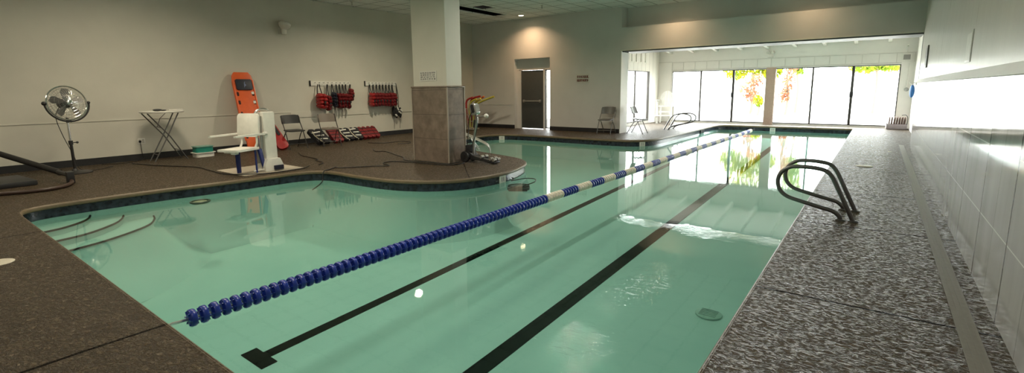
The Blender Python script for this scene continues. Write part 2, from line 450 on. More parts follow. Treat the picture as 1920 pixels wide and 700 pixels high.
bmesh.ops.translate(mb.bm, vec=(0, 0, -0.08), verts=[v for v in ret['geom'] if isinstance(v, bmesh.types.BMVert)])
struct(mb.build('pool_floor', M_PLASTER), 'pale green pool bottom', 'pool floor')
mb = MB(); mb.bm.free(); mb.bm = fill(offset(OUT, -0.016), None, ZW)
water = mb.build('pool_water', M_WATER); struct(water, 'still blue green pool water', 'water')
for p in water.data.polygons:
    if p.normal.z < 0: p.flip()

def lane_marking(x, w, y0, y1, tee, label):
    m = MB()
    n = 12
    for i in range(n):
        a, b = y0 + (y1 - y0) * i / n, y0 + (y1 - y0) * (i + 1) / n
        e = 0.006
        m.prism([(x - w / 2, a), (x + w / 2, a), (x + w / 2, b), (x - w / 2, b)], 0, e, Matrix(((1, 0, 0, 0), (0, 1, 0, 0), (0, .036, 1, FZ(0, 0)), (0, 0, 0, 1))))
    if tee:
        m.prism([(x - tee / 2, y0 - .12), (x + tee / 2, y0 - .12), (x + tee / 2, y0 + .02), (x - tee / 2, y0 + .02)], 0, .0065, Matrix(((1, 0, 0, 0), (0, 1, 0, 0), (0, .036, 1, FZ(0, 0)), (0, 0, 0, 1))))
    bmesh.ops.remove_doubles(m.bm, verts=m.bm.verts, dist=1e-5)
    struct(m.build('lane_marking', M_STRIPE), label, 'lane marking')
lane_marking(-4.22, 0.125, 1.86, 16.0, 0.38, 'black lane line with a cross bar on the pool bottom')
lane_marking(-2.47, 0.17, 1.5, 16.5, 0.5, 'black lane line running under the rippled water')

t = thing('main_drain', 'faint dark drain grate on the pool bottom near the walkway', 'drain grate', (-1.17, 4.77, FZ(0, 4.77)))
m = MB(); m.lathe([(.125, 0), (.125, .012), (.11, .018), (0, .02)], seg=28); m.build('grate_cover', plain('green drain grate', (.20, .35, .30), .7), t)  # grate colour kept close to the pool plaster
m = MB()
for k in range(5): m.box(0, -.07 + k * .035, .0215, .16, .012, .003)
m.build('grate_slot', plain('drain slot', (.12, .22, .19), .7), t)
# corner steps under water
for i, (z, arc, col) in enumerate(((-.23, [(-8.21, 1.60), (-8.02, 1.54), (-7.84, 1.42), (-7.68, 1.22), (-7.62, 1.0)], 'topmost'), (-.30, [(-8.21, 1.95), (-7.95, 1.86), (-7.70, 1.70), (-7.43, 1.38), (-7.33, 1.0)], 'middle'), (-.37, [(-8.2, 2.28), (-7.88, 2.20), (-7.54, 2.0), (-7.19, 1.51), (-7.02, 1.0)], 'lowest'))):
    pa = smooth_path([(x, y, 0) for x, y in arc], 5)
    poly = [(-8.22, .88)] + [(arc[-1][0], .88)] + [(p.x, p.y) for p in pa[::-1]] + [(-8.22, arc[0][1])]
    m = MB(); m.prism(poly, -1.06, z)
    st = m.build('pool_step', M_PLASTER); struct(st, f'{col} of the three curved steps in the pool corner', 'step')
    if i == 2:      # the lowest step flares into the bottom
        m = MB(); rings = []
        for d, zz in ((0, z - .02), (.06, -.50), (.15, -.62), (.28, -.75), (.45, -.88), (.65, -1.0)):
            rings.append([m.bm.verts.new((-8.25 + (p.x + 8.25) * (1 + d / 1.2), .85 + (p.y - .85) * (1 + d / 1.35), zz)) for p in pa])
        for A, B in zip(rings, rings[1:]):
            for q in range(len(pa) - 1): m.bm.faces.new((A[q], A[q + 1], B[q + 1], B[q]))
        m.build('step_flare', M_PLASTER, st)
    m = MB(); m.tube([(p.x, p.y, z + .002) for p in pa], 0.012, 6); m.build('step_edge_tile', M_STRIPE, st)

# ------------------------------------------------------------------ walls
m = MB(); m.span(XL - .2, XL, YN - .2, YB + .2, -0.03, ZC + .1)
struct(m.build('wall_left', M_WALL))
m = MB(); m.span(XL - .2, XAR + .2, YN - .2, YN, -0.03, ZC + .1)
struct(m.build('wall_front', M_WALL))
m = MB()
m.span(XL, -10.23, YB, YB + .25, 0, ZC + .05); m.span(-10.23, -8.76, YB, YB + .25, 2.40, ZC + .05)
m.span(-8.76, -6.55, YB, YB + .25, 0, ZC + .05)
m.span(-6.55, -6.25, YB, YB + .5, 0, ZC + .05)
m.span(-10.23, -8.76, YB + .17, YB + .25, 2.045, 2.40)
struct(m.build('wall_back', M_BACK))
m = MB(); m.span(-6.25, XR, YB, YB + .92, 2.465, 3.13); m.span(-6.25, XR, YB + .38, YB + .92, 3.13, ZC + .05)
struct(m.build('wall_beam', M_BACK), 'grey painted beam over the opening to the sun room', 'beam')
m = MB(); m.span(-6.25, XR, YB - .014, YB + .03, 2.455, 2.487)
struct(m.build('trim_1', M_WHITEM))
m = MB(); m.span(-6.25, XR, YB + .05, YB + .9, 2.425, 2.465)  # dark strip covering the underside of the beam
struct(m.build('trim_2', plain('dark beam underside', (0.11, 0.11, 0.11), 0.5)))
m = MB(); m.span(-6.252, -6.235, YB - .012, YB + .5, 0, 2.465)
struct(m.build('trim_3', M_WHITEP))
m = MB(); m.span(XR, XR + .3, YN, YB + .02, 0, ZC + .05); m.span(XR, XR + .3, YB + .02, YB + .95, 2.46, ZC + .05)
struct(m.build('wall_right', M_WALLR))
m = MB(); m.span(XR - .012, XR, YN, YB + .02, 0, 1.395)
struct(m.build('wall_panel_cladding', M_TILE), 'glossy white panel cladding on the lower side wall', 'wall cladding')
m = MB(); m.span(XR - .045, XR, YN, YB + .02, 1.395, 1.425); m.span(XR - .022, XR, YN, YB + .02, 1.425, 1.47)
struct(m.build('trim_4', M_WHITEP))
m = MB(); m.span(XR - .004, XR + .012, YB - .0, YB + .035, 1.47, 2.46)
struct(m.build('trim_5', M_ALUM))

# ceiling with its missing tiles
HOLES = [(-10.32, -9.77, 9.7, 12.78), (-9.74, -9.2, 10.92, 11.52)]
xs = sorted({XL, XR + .05, *[h[0] for h in HOLES], *[h[1] for h in HOLES]}); ys = sorted({YN, YB + .95, *[h[2] for h in HOLES], *[h[3] for h in HOLES]})
m = MB()
for x0, x1 in zip(xs, xs[1:]):
    for y0, y1 in zip(ys, ys[1:]):
        cx, cy = (x0 + x1) / 2, (y0 + y1) / 2
        if any(h[0] < cx < h[1] and h[2] < cy < h[3] for h in HOLES): continue
        m.span(x0, x1, y0, y1, ZC, ZC + .03)
bmesh.ops.remove_doubles(m.bm, verts=m.bm.verts, dist=1e-4)
struct(m.build('ceiling', M_CEIL))
m = MB(); m.span(-10.6, -8.9, 9.4, 13.1, ZC + .85, ZC + .9)
for a in ((-10.62, -10.58, 9.4, 13.1), (-8.92, -8.88, 9.4, 13.1), (-10.6, -8.9, 9.38, 9.42), (-10.6, -8.9, 13.08, 13.12)): m.span(*a, ZC + .03, ZC + .9)
struct(m.build('ceiling_void', M_VOID), 'dark void above the missing ceiling tiles', 'ceiling void')
m = MB(); m.tube([(-10.05, 9.45, ZC + .33), (-10.05, 13.05, ZC + .33)], .26, 20)
for k in range(8): m.tube([(-10.05 + .265 * math.cos(a), 9.6 + k * .45, ZC + .33 + .265 * math.sin(a)) for a in [2 * PI * j / 20 for j in range(20)]], .008, 5, True)
tag(m.build('air_duct', M_DUCT), 'dark blue duct seen through the missing ceiling tiles', 'duct')

# baseboards
m = MB(); m.span(XL, XL + .012, YN, YB, 0, .13); struct(m.build('baseboard_left', M_BASE))
m = MB(); m.span(XL, -10.23, YB - .012, YB, 0, .13); m.span(-8.76, -6.26, YB - .012, YB, 0, .13); struct(m.build('baseboard_back', M_BASE))
# shallow rails on the left wall
m = MB(); m.span(XL, XL + .012, YN, YB, .835, .85); m.span(XL, XL + .018, 6.6, YB, .70, .835)
struct(m.build('trim_6', M_WALL))
m = MB(); m.span(XL, -10.3, YB - .008, YB, .835, .85); struct(m.build('trim_7', M_BACK))

# ------------------------------------------------------------------ sun room
m = MB()
m.span(XA - .15, XA, YB + .25, 15.75, 0, 3.6); m.span(XA - .15, XA, 18.6, YF + .1, 0, 3.6); m.span(XA - .15, XA, 15.75, 18.6, 0, .1); m.span(XA - .15, XA, 15.75, 18.6, 2.0, 3.6)
for k in range(10):
    m.span(XA, XA + .03, 14.3 + k * .42, 14.45 + k * .42, 2.32, 3.2)
m.span(XA, XA + .02, 14.2, 18.55, 2.28, 2.33)
struct(m.build('wall_sunroom_left', M_SIDING))
m = MB(); m.span(XAR, XAR + .15, YB + .02, YF + .1, 0, 3.6)
struct(m.build('wall_sunroom_right', M_WHITEP))
m = MB(); m.span(XR + .0, XAR + .15, YB + .02, YB + .3, 0, 2.46); struct(m.build('trim_10', M_WHITEP))
m = MB()
m.span(XA, -6.70, YF, YF + .12, 0, 2.0); m.span(.47, XAR, YF, YF + .12, 0, 2.0); m.span(XA, XAR, YF, YF + .12, 2.0, 3.1)
m.span(-6.70, .47, YF - .02, YF + .12, 0, .05)
struct(m.build('wall_far', M_WHITEP))
m = MB()
m.span(-6.70, .47, YF - .022, YF, 2.03, 2.06); m.span(-6.70, XAR, YF - .022, YF, 2.34, 2.365)
x = -6.70
while x < .8: m.span(x - .008, x + .008, YF - .02, YF, 2.06, 2.34); x += .44
m.span(-6.72, -6.69, YF - .022, YF, .0, 2.36); m.span(XA, -6.70, YF - .015, YF, 2.36, 2.385)
struct(m.build('trim_8', plain('sun room trim paint', (0.62, 0.60, 0.55), 0.5)))
m = MB(); m.span(-3.30, -3.0, YF - .05, YF + .14, .0, 2.03)
struct(m.build('trim_9', M_POST))
# sloping ceiling with its rafters
M_ = lambda y: 3.42 - (y - YB) * .098
m = MB(); m.bm.verts.ensure_lookup_table()
m.prism([(YB + .9, M_(YB + .9)), (YF + .15, M_(YF + .15)), (YF + .15, M_(YF + .15) + .05), (YB + .9, M_(YB + .9) + .05)], XA - .15, XAR + .15, frame_matrix((0, 0, 0), (0, 1, 0), (0, 0, 1)))
struct(m.build('ceiling_sunroom', M_WHITEP))
for k in range(9):
    x = -6.75 + k * .86
    m = MB(); m.prism([(YB + .93, M_(YB + .93)), (YF, M_(YF)), (YF, M_(YF) - .16), (YB + .93, M_(YB + .93) - .16)], x - .05, x + .05, frame_matrix((0, 0, 0), (0, 1, 0), (0, 0, 1)))
    struct(m.build('ceiling_beam', M_WHITEP), 'white rafter under the sloping sun room ceiling', 'rafter')

# windows: two three-panel sliding doors, one side window, a sidelight
def window(name, x0, x1, z0, z1, edges, dark, y=YF, axis='x', handles=True):
    w = thing(name, None, None, kind='structure')
    B = (lambda m, a0, a1, d0, d1, za, zb: m.span(a0, a1, y + d0, y + d1, za, zb)) if axis == 'x' else (lambda m, a0, a1, d0, d1, za, zb: m.span(y - d1, y - d0, a0, a1, za, zb))
    m = MB(); B(m, x0, x1, 0, .09, z1 - .03, z1); B(m, x0, x1, 0, .09, z0, z0 + .035); B(m, x0, x0 + .03, 0, .09, z0, z1); B(m, x1 - .03, x1, 0, .09, z0, z1)
    m.build('window_frame', M_ALUM, w)
    for a, b in zip([x0] + edges, edges + [x1]):
        m = MB(); B(m, a, b, .04, .048, z0 + .02, z1 - .02); m.build('window_pane', M_GLASS, w)
    for e, d in zip(edges, dark):
        m = MB(); h = .038 if d else .027; B(m, e - h, e + h, .02, .08, z0, z1); mu = m.build('window_mullion', M_ALUM, w)
        if d and handles:
            m = MB(); B(m, e - .05, e + .05, -.03, .02, .98, 1.16); m.build('door_handle', M_BLKP, mu, bevel=.008)
    return w
window('window_1', -6.70, -3.28, .05, 2.0, [-5.58, -4.40], [0, 1])
window('window_2', -3.02, .47, .05, 2.0, [-1.87, -.74], [0, 1])
window('window_3', 15.75, 18.6, .1, 2.0, [17.3], [0], y=XA, axis='y')
window('window_4', -9.06, -8.78, .04, 2.02, [], [], y=YB + .17)
# door
d = thing('door_1', None, None, kind='structure')
m = MB(); m.span(-10.05, -9.12, YB + .175, YB + .22, .02, 2.01); leaf = m.build('door_leaf', M_GREYD, d, bevel=.004)
m = MB(); m.span(-9.95, -9.22, YB + .115, YB + .15, .945, .985)
for x in (-9.93, -9.25): m.span(x - .03, x + .03, YB + .12, YB + .176, .92, 1.01)
m.build('panic_bar', M_STEEL, leaf, bevel=.006)
m = MB(); m.span(-10.12, -10.05, YB + .15, YB + .25, 0, 2.045); m.span(-9.12, -9.06, YB + .15, YB + .25, 0, 2.045); m.span(-8.79, -8.76, YB + .15, YB + .25, 0, 2.045); m.span(-10.12, -8.76, YB + .15, YB + .25, 2.015, 2.05); m.span(-10.23, -10.12, YB + .15, YB + .25, 0, 2.05)
m.build('door_frame', M_BACK, d)

# ------------------------------------------------------------------ outside
m = MB(); m.span(-30, 22, YF + .1, 60, -.12, -.03); m.span(-30, XL - .4, 10, YF + .1, -.12, -.03); m.span(XL - .4, XA - .15, YB + .25, YF + .1, -.12, -.03)
struct(m.build('ground_patio', M_PATIO), 'sunlit pale patio beyond the glass', 'patio')
m = MB(); m.span(-30, 22, 44, 44.25, -.03, 2.4); m.span(-30, 22, 43.95, 44.3, 2.4, 2.5)
struct(m.build('wall_garden', M_STUCCO), 'white garden wall beyond the trees', 'garden wall')
def foliage(m, c, r, n, size):
    for _ in range(n):
        while True:
            p = V((random.uniform(-1, 1), random.uniform(-1, 1), random.uniform(-1, 1)))
            if .15 < p.length < 1: break
        p = V((p.x * r[0], p.y * r[1], p.z * r[2])) + V(c)
        q = Euler((random.uniform(0, 6), random.uniform(0, 6), random.uniform(0, 6))).to_matrix(); s = size * random.uniform(.6, 1.3)
        m.quad(*[p + q @ V(v) * s for v in ((-.5, 0, 0), (0, -.28, .05), (.5, 0, 0), (0, .28, .05))])
def tree(name, label, cat, base, h, clumps, mat, leaf, n):
    t = thing(name, label, cat, base)
    m = MB(); m.tube(smooth_path([(0, 0, 0), (.06, .03, h * .35), (-.04, 0, h * .7), (.02, 0, h)], 4), lambda s: .07 * (1 - .6 * s), 8)
    for c, r in clumps: m.tube([(0, 0, h * .55), (c[0] * .5, c[1] * .5, (h * .55 + c[2]) / 2), c], .022, 6)
    m.build('trunk', M_BARK, t)
    m = MB()
    for c, r in clumps: foliage(m, c, r, int(n * 1.7), leaf)
    m.build('foliage', mat, t); return t
G1 = leaf_material('yellow green leaves', (0.075, 0.135, 0.008), (0.30, 0.27, 0.018)); R1 = leaf_material('red autumn leaves', (0.19, 0.060, 0.040), (0.30, 0.150, 0.070)); G2 = leaf_material('fresh green leaves', (0.07, 0.15, 0.015), (0.26, 0.29, 0.03))
tree('leafy_tree', 'tall yellow green tree behind the widest glass panel', 'tree', (-5.6, 29.5, -.03), 3.2, [((-.9, 0, 2.5), (.7, .6, .75)), ((.1, 0, 2.7), (.8, .6, .7)), ((.9, 0, 2.35), (.55, .5, .6)), ((0, 0, 3.6), (1.0, .8, .9))], G1, .20, 420)
tree('red_shrub', 'red leaved shrub in front of the tall yellow green tree', 'shrub', (-5.3, 27.6, -.03), 1.5, [((-.2, 0, 1.35), (.42, .35, .42)), ((.25, 0, 1.75), (.35, .3, .35)), ((0, 0, .95), (.4, .35, .35))], R1, .13, 120)
tree('red_sapling', 'slim red leaved sapling beyond the middle post', 'tree', (-3.62, 27.2, -.03), 2.5, [((0, 0, 1.55), (.33, .3, .55)), ((-.1, 0, .95), (.28, .25, .4)), ((.1, 0, 2.35), (.3, .3, .4))], R1, .13, 130)
tree('green_sapling', 'young green tree rising above the slim red sapling', 'tree', (-3.5, 29.6, -.03), 3.2, [((0, 0, 2.6), (.5, .45, .6)), ((.1, 0, 3.4), (.6, .5, .7))], G2, .18, 320)
tree('shade_tree', 'green shade tree above the end glass panel', 'tree', (-.2, 30.5, -.03), 3.8, [((-.5, 0, 2.50), (.75, .6, .5)), ((.5, 0, 2.55), (.7, .6, .5)), ((0, 0, 3.6), (1.3, .9, .8))], G2, .2, 480)
tree('garden_bush', 'small green bush beyond the glass near the far lane end', 'bush', (-4.75, 26.5, -.03), .9, [((0, 0, .7), (.22, .22, .3))], G1, .12, 160)

# ------------------------------------------------------------------ pillar
p = thing('pillar', None, None, kind='structure'); tag(p, 'square painted pillar with brown tiled foot on the round deck', 'pillar')
PX0, PX1, PY0, PY1 = -7.28, -6.33, 6.44, 6.90
m = MB(); m.span(PX0 + .03, PX1 - .03, PY0 + .03, PY1 - .03, 0, ZC); m.build('shaft', M_WALL, p)
m = MB(); m.span(PX0, PX1, PY0, PY1, 0, 1.41); m.build('tile_cladding', M_BROWN, p)
m = MB(); m.span(PX0 - .015, PX1 + .015, PY0 - .015, PY1 + .015, 1.405, 1.435); m.build('tile_cap', M_BROWN, p, bevel=.008)
m = MB()
for a, b in ((PX0, PY0), (PX1, PY0), (PX1, PY1)): m.span(a - .012, a + .012, b - .012, b + .012, 0, 1.405)
m.build('corner_bead', plain('tan corner trim', (0.33, 0.28, 0.23), 0.45), p)

# ------------------------------------------------------------------ signs
def sign(name, label, o, xdir, w, h, rows, ink, seed, vertical=False):
    t = thing(name, label, 'sign', o); R_ = random.Random(seed)
    X = V(xdir); N = X.cross(V((0, 0, 1)))
    M = frame_matrix((0, 0, 0), X, (0, 0, 1))
    m = MB(); m.prism(rrect(w, h, .012, 3), 0, .008, M); m.build('sign_panel', M_SIGNW, t)
    m = MB()
    for r in range(rows):
        rh = h * .80 / rows; zc = h * .40 - rh * (r + .5); x = -w * .43
        while x < w * .40:
            ww = R_.uniform(.05, .16) * w
            x1 = min(x + ww, w * .43)
            # upright strokes of a word
            k = max(2, int((x1 - x) / (rh * .55)))
            for i in range(k):
                xa = x + (x1 - x) * (i + .2) / k
                m.prism([(xa, zc - rh * .34), (xa + rh * .17, zc - rh * .34), (xa + rh * .17, zc + rh * .34), (xa, zc + rh * .34)], .008, .010, M)
                if R_.random() < .8:
                    zz = zc + R_.choice((-.27, 0, .27)) * rh
                    m.prism([(xa, zz - rh * .07), (xa + rh * .42, zz - rh * .07), (xa + rh * .42, zz + rh * .07), (xa, zz + rh * .07)], .008, .010, M)
            x = x1 + .04 * w
    m.build('sign_lettering', ink, t); return t
sign('wall_sign', 'small white sign of dark text on the pillar', (-6.84, PY0 + .03, 1.625), (1, 0, 0), .46, .19, 4, M_SIGNB, 3)
sign('wall_sign', 'white sign with dark red lettering on the grey back wall', (-7.54, YB, 1.68), (1, 0, 0), .45, .28, 2, M_SIGNR, 5)

# ------------------------------------------------------------------ lamps
def downlight(x, y, label, power, group=None, warm=0):
    t = thing('ceiling_downlight', label, 'ceiling light', (x, y, ZC), 0, group)
    m = MB(); m.lathe([(.115, -.002), (.118, -.010), (.10, -.018), (.082, -.014), (.08, -.002)], seg=28); m.build('trim_ring', M_WHITEM, t)
    m = MB(); m.lathe([(.08, -.004), (.078, -.010), (.05, -.013)], seg=24); m.build('lens', M_LENS, t)
    L = bpy.data.lights.new('lamp', 'AREA'); L.shape = 'DISK'; L.size = .16; L.energy = power; L.color = (1.0, .64, .36) if warm else ((1.0, .87, .64) if x < -6 else (1.0, .92, .80)); L.spread = math.radians(135 if warm else 155)
    lo = bpy.data.objects.new('lamp', L); C.objects.link(lo); lo.parent = t; lo.location = (0, 0, -.022)
    return t
downlight(-9.46, 13.12, 'lit round downlight in the ceiling above the grey door', 24, warm=1)
downlight(-4.60, 13.12, 'lit downlight by the beam, over the chair end of the opening', 13, warm=1)
downlight(-1.47, 13.12, 'lit downlight by the beam, near the panelled wall', 8, warm=1)
downlight(-9.46, 8.29, 'lit downlight over the deck behind the pillar', 90)
downlight(-4.63, 8.39, 'lit downlight over the middle of the swimming lane', 84)
def add_fill_panel(x, y, power, col):  # unseen ceiling panels, added as fill light for the room
    t = thing('ceiling_fill_panel', 'added white fill panel in the ceiling over the near end of the pool', 'ceiling light', (x, y, ZC), 0, 'added fill panels over the near end of the pool')
    m = MB()
    for a in ((-.61, .61, -.305, -.285), (-.61, .61, .285, .305), (-.61, -.59, -.285, .285), (.59, .61, -.285, .285)): m.span(*a, -.022, .004)
    m.build('panel_frame', M_WHITEM, t)
    m = MB(); m.span(-.59, .59, -.285, .285, -.012, -.004); m.build('diffuser', M_DIFF, t)
    L = bpy.data.lights.new('fill_lamp', 'AREA'); L.shape = 'RECTANGLE'; L.size = 1.16; L.size_y = .55; L.energy = power; L.color = col; L.spread = math.radians(160)
    lo = bpy.data.objects.new('fill_lamp', L); C.objects.link(lo); lo.parent = t; lo.location = (0, 0, -.026)
M_DIFF = emit('fill panel glow', (1.0, .92, .78), 3.0)
WARM, COOL = (1.0, .87, .64), (1.0, .92, .80)
for x, y, pw, col in ((-9.5, 3.1, 62, WARM), (-6.6, 3.1, 66, WARM), (-3.4, 3.1, 62, COOL), (-9.5, -.6, 24, WARM), (-5.8, -.6, 22, COOL), (-1.4, -.6, 32, COOL)): add_fill_panel(x, y, pw, col)

# daylight enters by these openings; portals only help sample the sky
def portal(loc, rot, sx, sy):
    L = bpy.data.lights.new('sky_portal', 'AREA'); L.shape = 'RECTANGLE'; L.size = sx; L.size_y = sy; L.cycles.is_portal = True
    o = bpy.data.objects.new('sky_portal', L); C.objects.link(o); o.location = loc; o.rotation_euler = rot; o['kind'] = 'helper'
portal((-3.1, YF + .2, 1.0), (-PI / 2, 0, 0), 7.4, 2.1)
portal((XA - .2, 17.17, 1.05), (0, -PI / 2, 0), 2.0, 2.9)
portal((-8.92, YB + .3, 1.03), (-PI / 2, 0, 0), .3, 2.0)

W = bpy.data.worlds.new('sky'); S.world = W; W.use_nodes = True
bg = W.node_tree.nodes['Background']
bg.inputs[0].default_value = (.96, .985, 1.0, 1); bg.inputs[1].default_value = 19.0
sun = bpy.data.lights.new('sun', 'SUN'); sun.energy = 10; sun.angle = .01; sun.color = (1, .95, .86)
so = bpy.data.objects.new('sun', sun); C.objects.link(so)
so.rotation_euler = V((-.62, .50, .75)).to_track_quat('Z', 'Y').to_euler()

# ceiling sprinklers
for x, y, l in ((-7.93, 12.02, 'small sprinkler head in the ceiling near the far lamp'), (-11.47, 8.19, 'small sprinkler head in the ceiling near the side wall')):
    t = thing('sprinkler', l, 'sprinkler', (x, y, ZC))
    m = MB(); m.lathe([(.04, .006), (.04, -.006), (.012, -.012), (.012, -.05), (.006, -.055), (.006, -.085)], seg=14); m.build('sprinkler_pipe', M_STEEL, t)
    m = MB(); m.lathe([(.028, -.085), (.032, -.088), (.028, -.091)], seg=14)
    m.tube([(.013, 0, -.05), (.02, 0, -.068), (.008, 0, -.086)], .003, 5); m.tube([(-.013, 0, -.05), (-.02, 0, -.068), (-.008, 0, -.086)], .003, 5)
    m.build('deflector', M_STEEL, t)
# ------------------------------------------------------------------ lane rope
t = thing('lane_rope', 'blue and cream lane rope floating along the pool', 'lane rope', (0, 0, ZW))
RY0, RY1 = 1.10, 18.55
rx = lambda y: -3.60 + (y - RY0) * .007 + .012 * math.sin(y * .9)
m = MB(); m.tube([(rx(RY0 + i * .5), RY0 + i * .5, .0) for i in range(int((RY1 - RY0) / .5) + 1)] + [(rx(RY1), 18.76, .03)], .006, 6)
m.tube([(-3.42, .905, .07), (-3.50, .99, .045), (rx(1.1), 1.12, .0)], .010, 6); m.build('cable', M_STEEL, t)
m = MB(); m.cyl((-3.40, .885, .075), (-3.47, .95, .055), .016, .022, 10); m.build('anchor_hook', M_STEEL, t)
def float_mb(m, y):
    c = V((rx(y), y, .004)); ax = (0, 1, 0)
    m.lathe([(.014, -.026), (.034, -.024), (.040, -.019), (.056, -.018), (.060, -.013), (.060, .013), (.056, .018), (.040, .019), (.034, .024), (.014, .026)], c, 16, ax)
    # the fins that break the waves
    for k in range(6):
        a = 2 * PI * k / 6
        m.box(c.x + .044 * math.cos(a), c.y, c.z + .040 * math.sin(a), .02, .058, .005, (0, -a, 0))
SP = .070
def float_mat(y):
    if y < 5.52: return M_BLUEF
    return M_WHITEF if int((y - 5.52) / .42) % 2 == 0 else M_BLUEF
i = 0; y = RY0 + .04; rest = {0: MB(), 1: MB()}
while y < RY1:
    if i < 100:
        m = MB(); float_mb(m, y); m.build('float_disc', float_mat(y), t)
    else: float_mb(rest[0 if float_mat(y) is M_BLUEF else 1], y)
    y += SP; i += 1
rb = rest[0]
me_w = rest[1]
o = rb.build('float_discs', M_BLUEF, t); o['kind'] = 'stuff'
# cream discs of the far stretch share that one part
tmp = me_w.build('float_discs', M_WHITEF, t)
bmx = bmesh.new(); bmx.from_mesh(o.data); n0 = len(bmx.faces); bmx.from_mesh(tmp.data)
bmx.faces.ensure_lookup_table()
for f in bmx.faces[n0:]: f.material_index = 1
bmx.to_mesh(o.data); bmx.free(); o.data.materials.append(M_WHITEF); bpy.data.objects.remove(tmp)

# ------------------------------------------------------------------ grab rails
def grab_rail(name, label, loops, mat, group=None, r=.021):
    for i, (lab, pts) in enumerate(loops):
        t = thing(name, lab, 'grab rail', (pts[0][0], pts[0][1], 0), 0, group)
        off = V((pts[0][0], pts[0][1], 0))
        m = MB(); m.tube([p - off for p in smooth_path(pts, 6)], r, 12); m.build('rail_tube', mat, t)
        for e in (pts[0], pts[-1]):
            m = MB(); m.lathe([(.045, 0), (.045, .006), (.03, .013), (.024, .014)], V((e[0], e[1], 0)) - off, 16); m.build('base_flange', mat, t)
LOOP = [(-.10, 0), (-.16, .13), (-.24, .30), (-.305, .43), (-.365, .492), (-.47, .515), (-.60, .518), (-.69, .503), (-.765, .44), (-.79, .35), (-.765, .255), (-.69, .19), (-.55, .15), (-.39, .112), (-.28, .085), (-.225, .045), (-.205, 0)]
grab_rail('grab_rail', None, [('nearer steel grab rail loop on the walkway by the panelled wall', [(x, 5.78, z) for x, z in LOOP]), ('farther steel grab rail loop on the walkway by the panelled wall', [(x, 6.30, z) for x, z in LOOP])], M_DKSTEEL)
L2 = [(-5.58, 0), (-5.45, .25), (-5.32, .44), (-5.20, .505), (-5.07, .525), (-4.86, .515), (-4.75, .46), (-4.72, .37), (-4.78, .28), (-4.9, .225), (-5.23, .14), (-5.35, .10), (-5.42, .05), (-5.44, 0)]
grab_rail('grab_rail', None, [('nearer steel grab rail loop at the sun room pool edge', [(x, 15.75, z) for x, z in L2]), ('farther steel grab rail loop at the sun room pool edge', [(x, 16.25, z) for x, z in L2])], M_DKSTEEL)
R3 = lambda dx, dy: [(-9.25 + dx, 9.1 + dy, 0), (-9.2 + dx, 9.13 + dy, .3), (-9.05 + dx, 9.2 + dy, .42), (-8.74 + dx, 9.35 + dy, .29), (-8.35 + dx, 9.5 + dy, .12), (-8.05 + dx, 9.6 + dy, -.03), (-7.98 + dx, 9.62 + dy, -.2), (-7.98 + dx, 9.62 + dy, -.6)]
for lab, d in (('first of two sloping stair rails entering the pool behind the pillar', (0, 0)), ('second sloping stair rail entering the pool behind the pillar', (.26, -.30))):
    pts = R3(*d); t = thing('stair_rail', lab, 'handrail', (pts[0][0], pts[0][1], 0)); off = V((pts[0][0], pts[0][1], 0))
    m = MB(); m.tube([p - off for p in smooth_path(pts, 5)], .021, 10); m.build('rail_tube', M_STEEL, t)
    m = MB(); m.tube([V((-8.5 + d[0], 9.45 + d[1], .18)) - off, V((-8.25 + d[0], 9.54 + d[1], -.2)) - off, V((-8.2 + d[0], 9.54 + d[1], -.6)) - off], .016, 8); m.build('rail_brace', M_STEEL, t)
    m = MB(); m.lathe([(.045, 0), (.045, .006), (.024, .014)], (0, 0, 0), 16); m.build('base_flange', M_STEEL, t)

# ------------------------------------------------------------------ folding chairs
def folding_chair(label, loc, rz, mat, padmat=None, group=None):
    """faces local -Y"""
    pm = padmat or mat
    t = thing('folding_chair', label, 'chair', loc, rz, group)
    for s in (-1, 1):
        x = s * .215
        m = MB(); m.tube(smooth_path([(x, -.24, .008), (x, -.06, .40), (x * .98, .10, .66), (x * .95, .155, .80)], 4), .011, 8); m.build('front_leg', mat, t)
        m = MB(); m.tube(smooth_path([(x * .9, .25, .008), (x * .9, .10, .27), (x * .9, -.03, .40), (x * .9, -.12, .425)], 4), .010, 8); m.build('rear_leg', mat, t)
        for yy in (-.24, .25):
            m = MB(); m.cyl((x * (1 if yy < 0 else .9), yy, 0), (x * (1 if yy < 0 else .9), yy, .02), .014, .013, 8); m.build('foot_cap', M_BLKP, t)
    m = MB(); m.tube([(-.2, .205, .09), (.2, .205, .09)], .008, 6); m.build('rear_stretcher', mat, t)
    m = MB(); m.tube([(-.215, -.19, .115), (.215, -.19, .115)], .008, 6); m.build('front_stretcher', mat, t)
    # seat pan: rounded front, slightly dished
    m = MB(); m.prism(rrect(.40, .40, .07, 5), 0, .022, Matrix.Translation((0, -.06, .425)) @ Euler((.05, 0, 0)).to_matrix().to_4x4()); m.build('seat', pm, t, bevel=.004)
    # back panel bends round the sitter
    m = MB(); n = 10; P = []
    for j in range(5):
        z = .60 + j * .0525; yb = .085 + (z - .60) * .34
        P.append([V((-.225 + .45 * i / n, yb + .045 * (1 - (2 * i / n - 1) ** 2), z + (0.0 if j < 4 else -.03 * abs(2 * i / n - 1) ** 6))) for i in range(n + 1)])
    fr = [[m.bm.verts.new(p + V((0, -.011, 0))) for p in r] for r in P]; bk = [[m.bm.verts.new(p + V((0, .011, 0))) for p in r] for r in P]
    for g in (fr, bk):
        for a, b in zip(g, g[1:]):
            for i in range(n): m.bm.faces.new((a[i], a[i + 1], b[i + 1], b[i]))
    for a, b in ((fr[0], bk[0]), (fr[-1], bk[-1]), ([r[0] for r in fr], [r[0] for r in bk]), ([r[-1] for r in fr], [r[-1] for r in bk])):
        for i in range(len(a) - 1): m.bm.faces.new((a[i], a[i + 1], b[i + 1], b[i]))
    m.build('backrest', pm, t); return t
